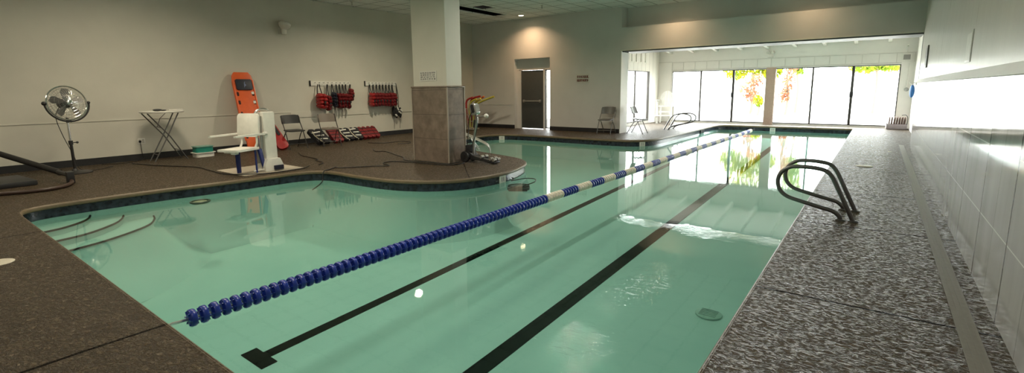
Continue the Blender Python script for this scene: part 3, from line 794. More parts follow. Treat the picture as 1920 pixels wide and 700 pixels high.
folding_chair('black folding chair with a black backrest against the side wall', (-11.38, 6.22, 0), PI / 2 - .10, M_BLACK, M_BLKP)
folding_chair('beige folding chair in front of the pile of life vests', (-11.12, 7.02, 0), PI / 2 - .28, M_BLACK, M_BEIGE)
folding_chair('grey folding chair facing the pool at the end of the grey wall', (-6.52, 13.42, 0), .05, M_GREYCH, M_GREYCH)
folding_chair('grey folding chair turned sideways just inside the sun room', (-5.80, 14.05, 0), PI / 2 + .05, M_GREYCH, M_GREYCH)

# ------------------------------------------------------------------ lifeguard chair
t = thing('lifeguard_chair', 'tall white wooden lifeguard chair with arched back beside the glass wall', 'chair', (-6.62, 18.75, 0), .12)
for x in (-.25, .25):
    for y, z in ((-.28, .88), (.22, .66)):
        m = MB(); m.box(x, y, z / 2, .07, .05, z); m.build('leg', M_WHITE, t, bevel=.004)
m = MB()
for k in range(5): m.box(0, -.25 + k * .115, .655, .56, .10, .025)
m.build('seat', M_WHITE, t, bevel=.003)
m = MB()
for k in range(5):
    x = -.22 + k * .11; h = .56 - .22 * (abs(x) / .25) ** 2
    pr = [(x - .05, 0), (x + .05, 0)] + [(x + .05 - .1 * s / 4, .60 * math.sqrt(max(0, 1 - ((x + .05 - .1 * s / 4) / .285) ** 2)) ** .7) for s in range(5)]
    m.prism(pr, 0, .022, frame_matrix((0, .18, .655), (1, 0, 0), (0, .20, 1)))
m.build('backrest', M_WHITE, t)
for s in (-1, 1):
    m = MB(); m.box(s * .31, -.06, .895, .13, .62, .025); m.build('armrest', M_WHITE, t, bevel=.004)
m = MB(); m.box(0, -.40, .30, .66, .22, .025); m.box(-.25, -.33, .27, .05, .3, .05); m.box(.25, -.33, .27, .05, .3, .05); m.build('footrest', M_WHITE, t, bevel=.003)
m = MB(); m.box(0, -.28, .45, .5, .025, .06); m.box(0, .22, .3, .5, .025, .06); m.build('crossbar', M_WHITE, t)

# ------------------------------------------------------------------ pedestal fan
t = thing('pedestal_fan', 'silver pedestal fan with round wire cage standing by the left wall', 'fan', (-11.12, 2.06, 0), 0)
m = MB(); m.lathe([(.24, 0), (.24, .015), (.20, .03), (.05, .045), (.03, .08)], seg=32); m.build('base', M_BLACK, t)
m = MB(); m.cyl((0, 0, .05), (0, 0, .55), .022); m.build('lower_pole', M_BLACK, t)
m = MB(); m.cyl((0, 0, .53), (0, 0, .92), .016); m.build('upper_pole', M_CHROME, t)
m = MB(); m.cyl((0, 0, .50), (0, 0, .57), .032); m.cyl((.02, .02, .535), (.03, .07, .535), .008); m.ball((.03, .08, .535), .02); m.build('height_knob', M_BLKP, t)
HC = V((.06, .02, 1.215)); tilt = Euler((0, -.12, .28 - PI / 2 + PI / 2)).to_matrix()
fx = tilt @ V((1, 0, 0)); fy = tilt @ V((0, 1, 0)); fz = tilt @ V((0, 0, 1))
def on(c, r, a, d): return c + fy * (r * math.cos(a)) + fz * (r * math.sin(a)) + fx * d
FR = .285
m = MB(); m.tube([on(HC, FR + .03, a, 0) for a in [PI + .02 + (PI - .04) * k / 18 for k in range(19)]], .014, 8)
m.tube([V((0, 0, .88)), V((0, 0, .95)), on(HC, FR + .03, 1.5 * PI, 0)], .02, 8); m.ball(on(HC, FR + .03, PI, 0), .035); m.ball(on(HC, FR + .03, 0, 0), .025); m.build('yoke', M_BLACK, t)
cage = MB(); cage.tube([on(HC, FR, a, .0) for a in [2 * PI * k / 40 for k in range(40)]], .012, 8, True); cg = cage.build('cage_ring', M_CHROME, t)
m = MB()
for d, sgn in ((.085, 1), (-.085, -1)):
    for rr in (.05, .10, .15, .20, .25):
        m.tube([on(HC, rr, a, d * (1 - (rr / FR) ** 3)) for a in [2 * PI * k / 30 for k in range(30)]], .0016, 4, True)
    for k in range(36):
        a = 2 * PI * k / 36
        m.tube([on(HC, r_, a + .25 * r_ / FR, d * (1 - (r_ / FR) ** 3)) for r_ in (.04, .12, .20, .26, FR)], .0014, 4)
m.build('wire_cage', M_CHROME, t)
bl = MB()
for k in range(5):
    a0 = 2 * PI * k / 5 + .4
    pts = [(.05, -.35), (.12, -.42), (.20, -.40), (.245, -.28), (.25, .05), (.20, .20), (.12, .28), (.05, .35)]
    vs = [bl.bm.verts.new(on(HC, r_, a0 + a, .03 * (-a) / .4)) for r_, a in pts]
    vb = [bl.bm.verts.new(on(HC, r_, a0 + a, .03 * (-a) / .4 - .004)) for r_, a in pts]
    bl.bm.faces.new(vs); bl.bm.faces.new(vb[::-1])
    for i in range(len(pts)): bl.bm.faces.new((vs[i], vs[(i + 1) % len(pts)], vb[(i + 1) % len(pts)], vb[i]))
bl.build('fan_blade', plain('grey fan blade', (.16, .155, .145), .5, .3), t)
m = MB(); m.lathe([(.075, -.16), (.085, -.10), (.08, -.02), (.045, 0)], HC, 20, fx); m.build('motor', M_BLACK, t)
m = MB(); m.lathe([(.045, .08), (.045, .092), (.03, .10)], HC, 20, fx); m.build('cage_badge', M_CHROME, t)
m = MB(); m.tube(smooth_path([on(HC, 0, 0, -.16), (-.10, -.12, 1.0), (-.10, -.08, .7), (-.10, .03, .3), (-.06, .08, .06), (-.1, .3, .008), (-.4, .62, .008)], 5), .006, 6); m.build('power_cord', M_CORD, t)

# ------------------------------------------------------------------ folding table with things on it
t = thing('folding_table', 'round white folding table on thin crossed metal legs', 'table', (-11.58, 3.60, 0), 0)
m = MB(); m.lathe([(.0, .975), (.345, .975), (.37, .98), (.375, .99), (.375, 1.008), (.368, 1.015), (.0, 1.017)], seg=40); m.build('table_top', M_WHITE, t)
for x in (-.17, .17):
    m = MB(); m.tube([(x, -.30, .97), (x, .04, .50), (x, .30, .01)], .012, 8); m.build('leg', M_DKSTEEL, t)
    m = MB(); m.tube([(x * .8, .24, .97), (x * .8, .02, .53), (x * .8, -.26, .01)], .012, 8); m.build('leg', M_DKSTEEL, t)
m = MB(); m.tube([(-.17, .20, .21), (.17, .20, .21)], .008, 6); m.tube([(-.14, -.2, .15), (.14, -.2, .15)], .008, 6); m.tube([(-.17, -.10, .69), (.17, -.10, .69)], .008, 6); m.build('stretcher', M_DKSTEEL, t)
m = MB(); m.tube([(0, -.11, .70), (0, -.05, .86), (0, .06, .97)], .007, 6); m.build('lock_brace', M_DKSTEEL, t)
tag(MB().ball((-11.36, 3.46, 1.038), .055, (1.0, 1.5, .42)).ball((-11.38, 3.56, 1.03), .03, (1, 2.0, .45)).build('sunglasses_case', M_BLKP), 'small black case lying on the round white table', 'case')
t2 = thing('paper_pad', 'white paper pad on the round white table', 'paper pad', (-11.55, 3.78, 1.018), .3)
MB().box(0, 0, .012, .21, .29, .024).build('pages', M_SIGNW, t2, bevel=.002); MB().box(.0, .125, .026, .205, .03, .004).build('binding', M_WHITE, t2)

# tub
t = thing('plastic_tub', 'teal plastic tub stacked in a pale tub beside the baseboard', 'tub', (-11.62, 4.28, 0), 0)
m = MB(); m.prism(rrect(.26, .36, .05), 0, .085); m.build('pale_tub_body', M_WHITE, t, bevel=.01)
m = MB(); m.prism(rrect(.31, .42, .06), .085, .10); m.build('pale_rim', M_WHITE, t, bevel=.004)
m = MB(); m.prism(rrect(.25, .34, .05), .10, .215); te = m.build('teal_tub_body', M_TEAL, t, bevel=.01)
m = MB(); m.prism(rrect(.28, .37, .05), .215, .232); m.build('teal_lid', plain('pale teal lid', (.16, .33, .27), .4), t, bevel=.004)

# outlet with plugged cord
t = thing('wall_outlet', 'white double wall outlet with a cord plugged in below the table', 'outlet', (XL, 3.35, .39))
m = MB(); m.box(.004, 0, 0, .008, .13, .12); m.build('cover_plate', M_WHITE, t, bevel=.002)
m = MB()
for y in (-.03, .03):
    for z in (-.02, .02): m.box(.009, y, z, .004, .035, .03)
m.build('socket_face', plain('ivory socket', (.5, .48, .42), .4), t)
tag(MB().box(XL + .025, 3.32, .385, .03, .035, .04).tube(smooth_path([(XL + .04, 3.32, .385), (XL + .055, 3.32, .30), (XL + .03, 3.33, .12), (XL + .06, 3.34, .03), (XL + .16, 3.2, .008), (-11.8, 2.95, .008), (-12.0, 2.63, .008)], 5), .006, 6).build('plug_cord', M_CORD), 'dark cord hanging from the wall outlet to the floor', 'cord')

# ------------------------------------------------------------------ pool lift
m = MB(); m.span(-9.25, -8.19, 3.58, 4.62, 0, .006)
struct(m.build('deck_pad_surface', M_PAD), 'pale square pad under the pool lift', 'deck pad')
t = thing('pool_lift', 'white pool lift with a seat and tall column at the water', 'pool lift', (-8.45, 4.14, .006), 0)
m = MB(); m.prism([(-.11, -.10), (.11, -.10), (.11, .10), (-.11, .10)], .16, 1.02); m.build('mast', M_WHITEM, t, bevel=.02)
m = MB(); m.prism([(-.16, 0), (.16, 0), (.16, .10), (.11, .22), (-.11, .22), (-.16, .10)], -.15, .15, frame_matrix((.02, 0, 0), (0, 1, 0), (0, 0, 1))); m.build('base_housing', M_WHITEM, t, bevel=.012)
m = MB(); m.box(.19, .06, .06, .04, .16, .075); m.build('battery_box', M_NAVY, t, bevel=.006)
m = MB(); m.tube(smooth_path([(-.02, .08, 1.0), (-.02, .03, 1.055), (-.02, -.08, 1.06), (-.02, -.16, 1.0), (-.02, -.17, .86), (-.02, -.17, .14)], 5), .022, 10); m.build('lift_arm', M_STEEL, t)
m = MB(); m.cyl((.05, -.15, .12), (.05, -.13, .62), .025); m.cyl((.05, -.13, .6), (.05, -.11, .95), .014); m.build('lift_ram', M_STEEL, t)
m = MB(); m.box(0, -.18, .045, .05, .1, .03); m.tube([(-.05, -.15, .05), (.1, -.32, .03), (.12, -.10, .05)], .012, 6); m.build('base_bracket', M_WHITEM, t)
# chair hung on the arm, local -Y forward turned a little to the water
ROT = Matrix.Rotation(.42, 4, 'Z'); CH = Matrix.Translation((-.05, -.31, 0)) @ ROT
def cpart(m, name, mat, bevel=0):
    o = m.build(name, mat, t, bevel); o.matrix_local = CH; return o
cpart(MB().prism(rrect(.42, .40, .06), 0, .035, Matrix.Translation((0, 0, 0)) @ frame_matrix((0, .06, .80), (1, 0, 0), (0, .12, 1))), 'backrest', M_WHITE, .008)
cpart(MB().prism(rrect(.43, .50, .05), .40, .435, Matrix.Translation((0, -.22, 0))), 'seat', M_WHITE, .008)
cpart(MB().box(.10, -.42, .385, .09, .08, .05).box(-.10, -.32, .385, .12, .10, .045), 'seat_underside_block', M_WHITE, .012)
for s in (-1, 1):
    a = cpart(MB().box(s * .24, -.21, .655, .045, .66, .028).cyl((s * .24, .10, .655), (s * .24, .16, .655), .03), 'armrest', M_WHITE, 0)
    cpart(MB().tube([(s * .15, .04, .62), (s * .15, .03, .50), (s * .15, -.02, .42)], .018, 8), 'back_support', M_WHITEM)
cpart(MB().prism([(-.035, 0), (.035, 0), (.045, .40), (-.045, .40)], 0, .03, frame_matrix((-.14, -.12, .0), (0, 1, 0), (0, 0, 1))), 'foot_strap', M_BLUE, .006)
cpart(MB().prism([(-.035, 0), (.035, 0), (-.06, .40), (-.14, .40)], 0, .03, frame_matrix((.16, .14, .0), (0, 1, 0), (0, 0, 1))), 'foot_strap', M_BLUE, .006)
cpart(MB().cyl((.15, -.03, .0), (.15, -.03, .40), .016, seg=10), 'seat_leg', M_BLUE)

# ------------------------------------------------------------------ spine board
t = thing('spine_board', 'orange rescue spine board with a dark head pad leaning on the wall', 'spine board', (-11.62, 5.42, 0), 0)
BM_ = frame_matrix((0, 0, .0), (0, 1, 0), (-.47, 0, 1.84))     # local x along the wall, local y up the board, z toward the pool
outl = [(-.16, .02), (.16, .02), (.20, .07), (.205, .55), (.235, .9), (.235, 1.65), (.22, 1.80), (.16, 1.885), (-.16, 1.885), (-.22, 1.80), (-.235, 1.65), (-.235, .9), (-.205, .55), (-.20, .07)]
m = MB(); m.prism(outl, 0, .045, BM_); m.build('board', M_ORANGE, t, bevel=.012)
m = MB()
for s in (-1, 1): m.prism([(s * .235, .25), (s * .205, .25), (s * .205, 1.7), (s * .235, 1.7)][::s], .045, .058, BM_)
m.build('edge_ridge', M_ORANGE, t, bevel=.004)
m = MB(); m.prism([(x, y + 1.58) for x, y in rrect(.36, .25, .03)], .045, .085, BM_); m.build('head_pad', M_NAVY, t, bevel=.008)
m = MB()
for y in (.35, .62, .89, 1.16, 1.36):
    for s in (-1, 1): m.prism([(s * .172 + x, y + yy) for x, yy in rrect(.05, .10, .024)], .0455, .0475, BM_)
m.build('hand_hole', plain('dark hole', (.05, .012, .008), .8), t)
m = MB()
for y in (1.16, 1.38): m.prism([(.165 + x, y + yy) for x, yy in rrect(.06, .06, .01)], .047, .06, BM_)
m.build('strap_pin', M_WHITE, t)
m = MB(); m.prism([(.0, 1.62), (.03, 1.66), (.015, 1.60), (.045, 1.56), (.01, 1.54), (-.01, 1.50)], .0852, .0858, BM_); m.build('pad_marking', plain('pale blue mark', (.16, .2, .36), .5), t)

# red rescue mat and blue float by the lift
t = thing('rescue_mat', 'red foam rescue mat with a black strap leaning beside the black chair', 'rescue mat', (-11.20, 5.88, 0))
B2 = frame_matrix((0, 0, 0), (.12, 1, .30), (-.68, -.16, .80))
m = MB(); m.prism([(x, y + .46) for x, y in rrect(.25, .90, .09)], 0, .08, B2); m.build('mat_body', M_REDP, t, bevel=.025)
m = MB(); m.prism([(x + .06, y + .58) for x, y in rrect(.07, .42, .03)], .088, .102, B2); m.build('strap', M_BLKF, t, bevel=.004)
t = thing('swim_float', 'dark blue foam float standing low against the red rescue mat', 'swim float', (-11.22, 5.42, 0))
B3 = frame_matrix((0, 0, 0), (0, 1, 0), (-.42, .05, .9))
m = MB(); m.prism([(x, y + .18) for x, y in rrect(.22, .36, .06)], 0, .06, B3); m.build('float_body', M_BLUE, t, bevel=.015)
m = MB(); m.prism([(x, y + .28) for x, y in rrect(.10, .04, .018)], .058, .066, B3); m.build('grip_slot', M_BLKP, t)

# ------------------------------------------------------------------ vest racks
def rack(y0, y1, label):
    t = thing('hook_rail', label, 'hook rail', (XL, (y0 + y1) / 2, 1.58)); w = y1 - y0
    m = MB(); m.box(.011, 0, 0, .022, w, .115); m.build('rail_board', M_WHITE, t, bevel=.004)
    m = MB(); m.box(.02, -w / 2, .005, .045, .02, .15); m.build('end_bracket', M_BLKP, t)
    for k in range(9):
        y = -w / 2 + .12 + k * (w - .2) / 8
        m = MB(); m.tube([(.02, y, .03), (.075, y, .015), (.09, y, .035)], .006, 6); m.build('hook', M_BLKP, t)
    return t
rack(7.20, 8.42, 'white hook rail nearer the beige chair')
rack(8.93, 10.12, 'white hook rail nearer the pillar')

def vest_body(m, w, d, h, seed):
    """foam vest hanging folded over itself: front and back cushions, waisted, with a scooped arm hole"""
    R_ = random.Random(seed)
    for s_ in (-1, 1):
        y = s_ * w * .23; hh = h * R_.uniform(.92, 1.04); t = R_.uniform(-.05, .05)
        for k in range(4):          # quilted tiers
            z = -hh * (k + .5) / 4; dd = d * (1.0 - .16 * (k in (0,)) + R_.uniform(-.05, .05))
            m.ball((d / 2 + R_.uniform(-.01, .012), y + t * k * w * .3, z), .5, (dd, w * .56, hh * .36), 12)
    m.ball((d * .30, 0, -h * .04), .5, (d * .5, w * .8, h * .28), 10); m.ball((d * .62, 0, -h * .96), .5, (d * .7, w * .8, h * .16), 10)
VS = [0]
def life_vest(y, label, mat, w=.13, d=.24, h=.34, zs=1.56, drop=.30, group=None, straps=2, tilt=0.0, strap_mat=None):
    VS[0] += 1; R_ = random.Random(VS[0])
    t = thing('life_vest', label, 'life vest', (XL + .03, y, zs), 0, group); t.rotation_euler = (tilt, 0, 0)
    m = MB(); vest_body(m, w, d, h, VS[0]); o = m.build('vest_body', mat, t); o.location = (R_.uniform(0, .03), 0, -drop)
    for k in range(straps):
        yy = (k - (straps - 1) / 2) * w * .55
        m = MB(); m.tube(smooth_path([(.06, yy * .3, .0), (.055, yy * .6, -.12), (.09 + .02 * k, yy, -drop - .04)], 4), .012, 6); m.build('shoulder_strap', strap_mat or M_BLKF, t)
    m = MB(); m.box(d * 1.02, 0, -drop - h * .55, .03, .05, .05); m.tube([(d * 1.0, -.02, -drop - h * .5), (d * 1.05, .0, -drop - h * .75), (d * 1.0, .01, -drop - h * .98)], .008, 6); m.build('buckle_strap', M_BLKF, t)
    return t
r = random.Random(4)
life_vest(7.40, 'big round red life vest, first on the rail nearer the beige chair', M_REDP, .27, .32, .37, drop=.27)
life_vest(7.66, 'slim red life vest hanging lowest beside the big round one', M_RED, .10, .24, .36, drop=.33, tilt=-.10)
life_vest(7.80, 'black life vest hanging among the red ones', M_NAVY, .12, .24, .36, drop=.24)
life_vest(8.38, 'red life vest hung higher at the far end of its rail', M_RED, .11, .24, .32, drop=.14, tilt=-.12)
for k, y in enumerate((7.93, 8.03, 8.13, 8.23)):
    life_vest(y, 'dark red life vest packed in the middle of the rail nearer the beige chair', M_RED, .088, .24, .36 + .02 * r.random(), drop=.27 + .02 * r.random(), group='red vests packed on the first hook rail')
life_vest(9.04, 'red life vest with a bright front, first on the rail nearer the pillar', M_REDP, .12, .27, .37, drop=.27)
for k in range(7):
    life_vest(9.17 + k * .118, 'dark red life vest packed on the rail nearer the pillar', M_RED, .10, .24, .35 + .02 * r.random(), drop=.27 + .015 * r.random(), group='red vests packed on the second hook rail')
# black and white harness at the end of the second rail
t = thing('swim_harness', 'black and white harness with loose straps hanging from the last hook', 'harness', (XL + .06, 9.98, 1.57))
m = MB()
for k in range(4): m.ball((.05 + .03 * (k % 2), -.10 + .075 * k, -.83 - .05 * (k % 2)), .5, (.13, .10, .34), 10)
m.build('harness_pad', M_BLKF, t)
m = MB()
for a, b in (((.13, -.05, -.66), (.13, .02, -.80)), ((.13, .03, -.84), (.13, .12, -.9)), ((.13, -.1, -.93), (.13, -.05, -.98)), ((.13, .1, -.78), (.13, .16, -.84))):
    m.tube([a, b], .026, 8)
m.build('white_buckle', M_WHITE, t)
m = MB(); m.tube(smooth_path([(.02, .06, .02), (.03, .07, -.3), (.04, .03, -.70)], 4), .010, 6); m.tube([(.02, .06, .02), (.03, .12, -.35), (.05, .10, -.72)], .008, 6); m.build('hanging_strap', M_BLKF, t)
for yy in (-.08, .14):
    m = MB(); m.tube([(.03, yy, -.95), (.02, yy + .01, -1.2), (.02, yy, -1.38)], .004, 5); m.build('loose_cord', M_BLKF, t)

# vests leaning in a row on the floor
def floor_vest(y, label, mat, white=False, w=.36, h=.50, base=-11.58, group=None, skew=0.0):
    t = thing('floor_life_vest', label, 'life vest', (base, y, 0), skew, group)
    B = frame_matrix((0, 0, 0), (0, 1, 0), (-.78, .0, .62))
    for s in (-1, 1):
        m = MB(); m.prism([(x + s * w * .25, yy + h / 2) for x, yy in rrect(w * .47, h, .06)], 0, .09, B); m.build('vest_panel', mat, t, bevel=.03)
    sm = M_WHITE if white else M_BLKF
    for k, yy in enumerate((.12, .25, .38)):
        m = MB()
        if white:
            m.prism([(x + .0, q + yy) for x, q in rrect(w * .62, .034, .012)], .086, .104, B @ Matrix.Rotation(.10 * (k - 1), 4, 'Z'))
        else: m.prism([(x, q + yy) for x, q in rrect(w * .97, .022, .008)], .084, .096, B)
        m.build('strap', sm, t)
    if white:
        m = MB(); m.tube(smooth_path([B @ V((-.14, .40, .11)), B @ V((-.17, .25, .11)), B @ V((-.13, .08, .11)), B @ V((-.02, .0, .06))], 4), .014, 6); m.build('loose_strap', plain('cream strap', (.6, .55, .42), .6), t)
    return t
floor_vest(7.08, 'black vest with white straps on the floor behind the beige chair', M_BLKF, True, .44, .52, -11.48, skew=.15)
floor_vest(7.48, 'red vest leaning on the wall between two black vests', M_RED, False, .30, .56, -11.42, skew=-.05)
floor_vest(7.90, 'black vest with white straps just beyond the leaning red vest', M_BLKF, True, .34, .47, -11.55)
floor_vest(8.22, 'black vest with white straps touching the pair of red vests', M_BLKF, True, .28, .46, -11.58, skew=-.1)
floor_vest(8.52, 'red vest on the floor right after the black vests', M_RED, False, .29, .46, -11.58)
floor_vest(8.82, 'red vest at the pillar end of the row on the floor', M_RED, False, .29, .46, -11.60, skew=-.08)

# ------------------------------------------------------------------ wall flood light fixtures
t = thing('flood_light', 'white flood light fixture high on the side wall, throwing a shadow', 'wall light', (XL, 6.55, 2.92))
m = MB(); m.box(.010, 0, -.04, .028, .16, .16); m.build('back_plate', M_WHITEM, t, bevel=.004)
m = MB(); m.cyl((.12, 0, -.13), (.12, 0, .02), .062, .07, 20); m.cyl((.0, 0, -.06), (.12, 0, -.06), .03); m.build('lamp_neck', M_WHITEM, t)
m = MB(); m.lathe([(.07, 0), (.12, .04), (.145, .10), (.14, .14), (.09, .185), (.0, .20)], (.13, .0, .0), 24, (.25, .12, 1)); m.build('lamp_head', M_WHITE, t)
t = thing('emergency_light', 'small twin headed emergency light above the middle post', 'emergency light', (-3.2, YF - .0, 2.50))
m = MB(); m.box(0, -.045, -.06, .17, .09, .12); m.build('light_body', M_WHITE, t, bevel=.006)
for s in (-1, 1):
    m = MB(); m.lathe([(.02, -.02), (.03, 0), (.055, .07), (.05, .08)], (s * .05, -.05, .03), 16, (s * .9, -.5, .75)); m.build('lamp_head', M_WHITE, t)
t = thing('vent_box', 'white wall box with a grey grille near the end of the glass wall', 'wall box', (.585, YF, 2.21))
m = MB(); m.box(0, -.035, 0, .23, .07, .23); m.build('box_body', M_WHITE, t, bevel=.005)
m = MB(); m.box(0, -.072, 0, .17, .006, .15)
for k in range(6): m.box(0, -.077, -.06 + k * .024, .16, .006, .010)
m.build('grille', plain('grey grille', (.28, .27, .25), .5), t)
m = MB(); m.cyl((0, -.03, .115), (0, -.03, .34), .012); m.ball((0, -.03, .35), .03); m.build('conduit', M_WHITE, t)
t = thing('round_switch', 'small round grey switch box on the end of the glass wall', 'switch', (.66, YF, 1.22))
m = MB(); m.lathe([(.06, 0), (.06, .04), (.045, .05)], (0, 0, 0), 20, (0, -1, 0)); m.build('switch_body', plain('grey switch', (.33, .33, .31), .4), t)
m = MB(); m.cyl((0, -.02, .05), (0, -.02, .80), .011, seg=8); m.build('conduit', M_WHITE, t)
t = thing('rope_bag', 'blue rope bag hanging on a white hook of the sun room wall', 'rope bag', (XAR, 17.6, 1.40))
m = MB(); m.box(-.015, 0, .0, .05, .10, .10); m.tube([(-.03, 0, .02), (-.15, 0, .0), (-.17, 0, .04)], .012, 8); m.build('hook_plate', M_WHITE, t)
m = MB(); m.ball((-.10, 0, -.22), .5, (.12, .26, .36), 14); m.build('bag', plain('bright blue nylon', (.03, .16, .45), .5), t)
m = MB(); m.tube([(-.12, 0, -.05), (-.15, 0, .03)], .010, 6); m.build('bag_strap', M_WHITE, t)
# bin by the glass
t = thing('open_bin', 'low open bin of dark kickboards at the end of the glass wall', 'bin', (.50, 19.18, 0), .05)
m = MB(); m.box(0, 0, .03, .50, .36, .03)
for s in (-1, 1): m.box(s * .245, 0, .09, .015, .36, .15); m.box(0, s * .175, .09, .50, .015, .15)
m.build('tray', plain('mauve grey plastic', (.30, .26, .27), .5), t, bevel=.004)
m = MB()
for s in (-1, 1):
    m.tube(smooth_path([(s * .24, -.16, .15), (s * .25, -.16, .34), (s * .20, -.16, .45), (s * .10, -.16, .44)], 4), .012, 6)
m.build('wire_handle', M_DKSTEEL, t)
for k in range(7):
    kb = thing('kickboard', 'dark brown kickboard standing upright in the bin by the glass', 'kickboard', (.50 - .19 + k * .063, 19.18, .05), .05, 'dark kickboards in the open bin')
    m = MB(); m.prism([(-.13, 0), (.13, 0), (.13, .26), (.10, .32), (0, .345), (-.10, .32), (-.13, .26)], -.017, .017, frame_matrix((0, 0, 0), (0, 1, .0), (.05, 0, 1))); m.build('board', M_RUBWOOD, kb, bevel=.006)
    m = MB(); m.prism([(x, y + .27) for x, y in rrect(.09, .03, .014)], .0165, .019, frame_matrix((0, 0, 0), (0, 1, .0), (.05, 0, 1))); m.build('grip_slot', M_BLKP, kb)

# things on the gloss wall
t = thing('notice_frame', 'pale framed notice high on the gloss wall over the panels', 'notice', (XR, 6.42, 1.70))
m = MB(); m.box(-.003, 0, 0, .006, .36, .30); m.build('frame', M_SIGNW, t, bevel=.002)
m = MB(); m.box(-.007, 0, 0, .002, .31, .25); m.build('sheet', M_WHITE, t)
t = thing('wall_plaque', 'dark narrow plaque on the gloss wall near the sun room', 'plaque', (XR, 11.9, 1.86))
m = MB(); m.box(-.01, 0, 0, .02, .42, .40); m.build('plate', plain('grey plaque', (.20, .19, .175), .4), t, bevel=.003)
m = MB(); m.box(-.021, 0, 0, .004, .34, .32); m.build('plaque_face', plain('plaque face', (.09, .085, .08), .4), t)

# ------------------------------------------------------------------ drain, lids
t = thing('trench_drain', None, None, kind='structure'); tag(t, 'narrow grey slotted drain along the walkway', 'drain')
m = MB(); m.span(.455, .468, -2.4, 14.1, -.01, .004); m.span(.532, .545, -2.4, 14.1, -.01, .004); m.build('drain_edge', M_DRAIN, t)
m = MB(); m.span(.468, .532, -2.4, 14.1, -.01, .0025); m.span(.482, .492, -2.4, 14.1, .0025, .0045); m.span(.508, .518, -2.4, 14.1, .0025, .0045); m.build('drain_cover', M_DRAIN, t)
for n_, l, x, y, r_ in (('skimmer_lid', 'cream round skimmer lid set in the walkway beyond the grab rails', -.10, 10.03, .125), ('skimmer_lid', 'cream round skimmer lid set in the near deck', -5.62, .47, .11), ('deck_plug', 'tiny white round plug in the walkway near the sun room', .27, 12.5, .035)):
    t = thing(n_, l, 'lid', (x, y, 0))
    m = MB(); m.lathe([(r_, 0), (r_, .004), (r_ * .93, .007), (0, .0075)], seg=32); m.build('lid_plate', M_LID, t)
    m = MB(); m.lathe([(r_ * .22, .0072), (r_ * .22, .0082), (0, .0083)], seg=14); m.build('finger_hole', M_DRAIN, t)
t = thing('floating_ring', 'dark round chlorine float drifting near the pool steps', 'chlorine float', (-7.52, 2.66, ZW))
m = MB(); m.tube([(.115 * math.cos(a), .115 * math.sin(a), .004) for a in [2 * PI * k / 28 for k in range(28)]], .014, 8, True); m.build('float_collar', plain('dark green plastic', (.025, .05, .03), .4), t)
m = MB(); m.lathe([(.10, -.02), (.10, -.005), (.085, .005), (0, .008)], seg=24); m.build('chlorine_cup', plain('olive plastic', (.16, .20, .11), .5), t)
# skimmer mouth and depth markers on the tile band
t = thing('skimmer_mouth', None, None, kind='structure'); tag(t, 'dark skimmer mouth in the tile band of the sun room', 'skimmer')
m = MB(); m.box(-4.672, 16.9, -.105, .01, .30, .11); m.build('skimmer_opening', M_VOID, t)
m = MB(); m.box(-4.668, 16.9, -.048, .016, .34, .012); m.box(-4.668, 16.74, -.1, .016, .012, .11); m.box(-4.668, 17.06, -.1, .016, .012, .11); m.build('skimmer_frame', M_DRAIN, t)
def outline_point(q):
    best = None
    n = len(OUT)
    for i in range(n):
        a, b = V(OUT[i]), V(OUT[(i + 1) % n]); e = b - a; s = max(0, min(1, (V(q) - a).dot(e) / e.length_squared)); p = a + e * s
        d = (p - V(q)).length
        if best is None or d < best[0]: best = (d, p, V((-e.y, e.x)).normalized())
    return best[1], best[2]
for q, l in (((-4.88, 6.19), 'white depth marker tile on the round island edge'), ((-9.25, 11.75), 'white depth marker tile under the deck below the grey door'), ((-4.95, 12.3), 'white depth marker tile at the curved corner by the sideways chair'), ((-2.85, 18.8), 'white depth marker tile at the far end of the lane rope')):
    p, nn = outline_point(q); t = thing('depth_marker', l, 'depth marker', (p.x, p.y, -.115))
    X = V((nn.y, -nn.x, 0)) * -1; M = frame_matrix((nn.x * -.008, nn.y * -.008, 0), X, (0, 0, 1))
    if (M.to_3x3() @ V((0, 0, 1))).dot(V((nn.x, nn.y, 0))) < 0: M = frame_matrix((nn.x * -.008, nn.y * -.008, 0), -X, (0, 0, 1))
    m = MB(); m.prism(rrect(.17, .12, .006, 2), 0, .012, M); m.build('marker_tile', M_SIGNW, t)
    m = MB(); m.prism([(-.03, -.035), (-.018, -.035), (-.018, .035), (-.03, .035)], .012, .0135, M); m.prism([(.02, -.035), (.03, -.035), (.03, .035), (.02, .035)], .012, .0135, M); m.build('marker_figure', M_SIGNB, t)

# ------------------------------------------------------------------ pool cleaner caddy, robot and cords
t = thing('pool_cleaner_cart', 'upright silver and black pool cleaner cart beside the tiled pillar', 'cart', (-6.02, 6.84, 0), .02)
for y in (-.11, .11):
    m = MB(); m.lathe([(.02, -.028), (.095, -.028), (.105, -.018), (.105, .018), (.095, .028), (.02, .028)], (-.17, y, .105), 24, (0, 1, 0)); w = m.build('wheel', M_BLKP, t)
    m = MB(); m.lathe([(.045, -.032), (.045, .032)], (-.17, y, .105), 16, (0, 1, 0)); m.build('wheel_hub', M_BLACK, w)
m = MB(); m.prism([(-.17, .05), (.10, .05), (.50, .012), (.52, .03), (.50, .075), (.10, .10), (-.02, .13), (-.10, .22), (-.19, .22)], -.085, .085, frame_matrix((0, 0, 0), (1, 0, 0), (0, 0, 1))); m.build('chassis', M_BLKP, t, bevel=.012)
m = MB(); m.box(-.12, 0, .26, .14, .17, .14); m.build('cable_drum_cover', M_BLKP, t, bevel=.03)
m = MB(); m.tube(smooth_path([(-.07, 0, .06), (-.045, 0, .30), (-.02, 0, .50), (.03, 0, .70), (.045, 0, .82), (.03, 0, .93)], 5), .026, 12); m.build('handle_post', M_STEEL, t)
m = MB(); m.tube([(-.008, -.01, .66), (.02, -.01, .80)], .03, 10); m.build('post_clip', M_BLKP, t)
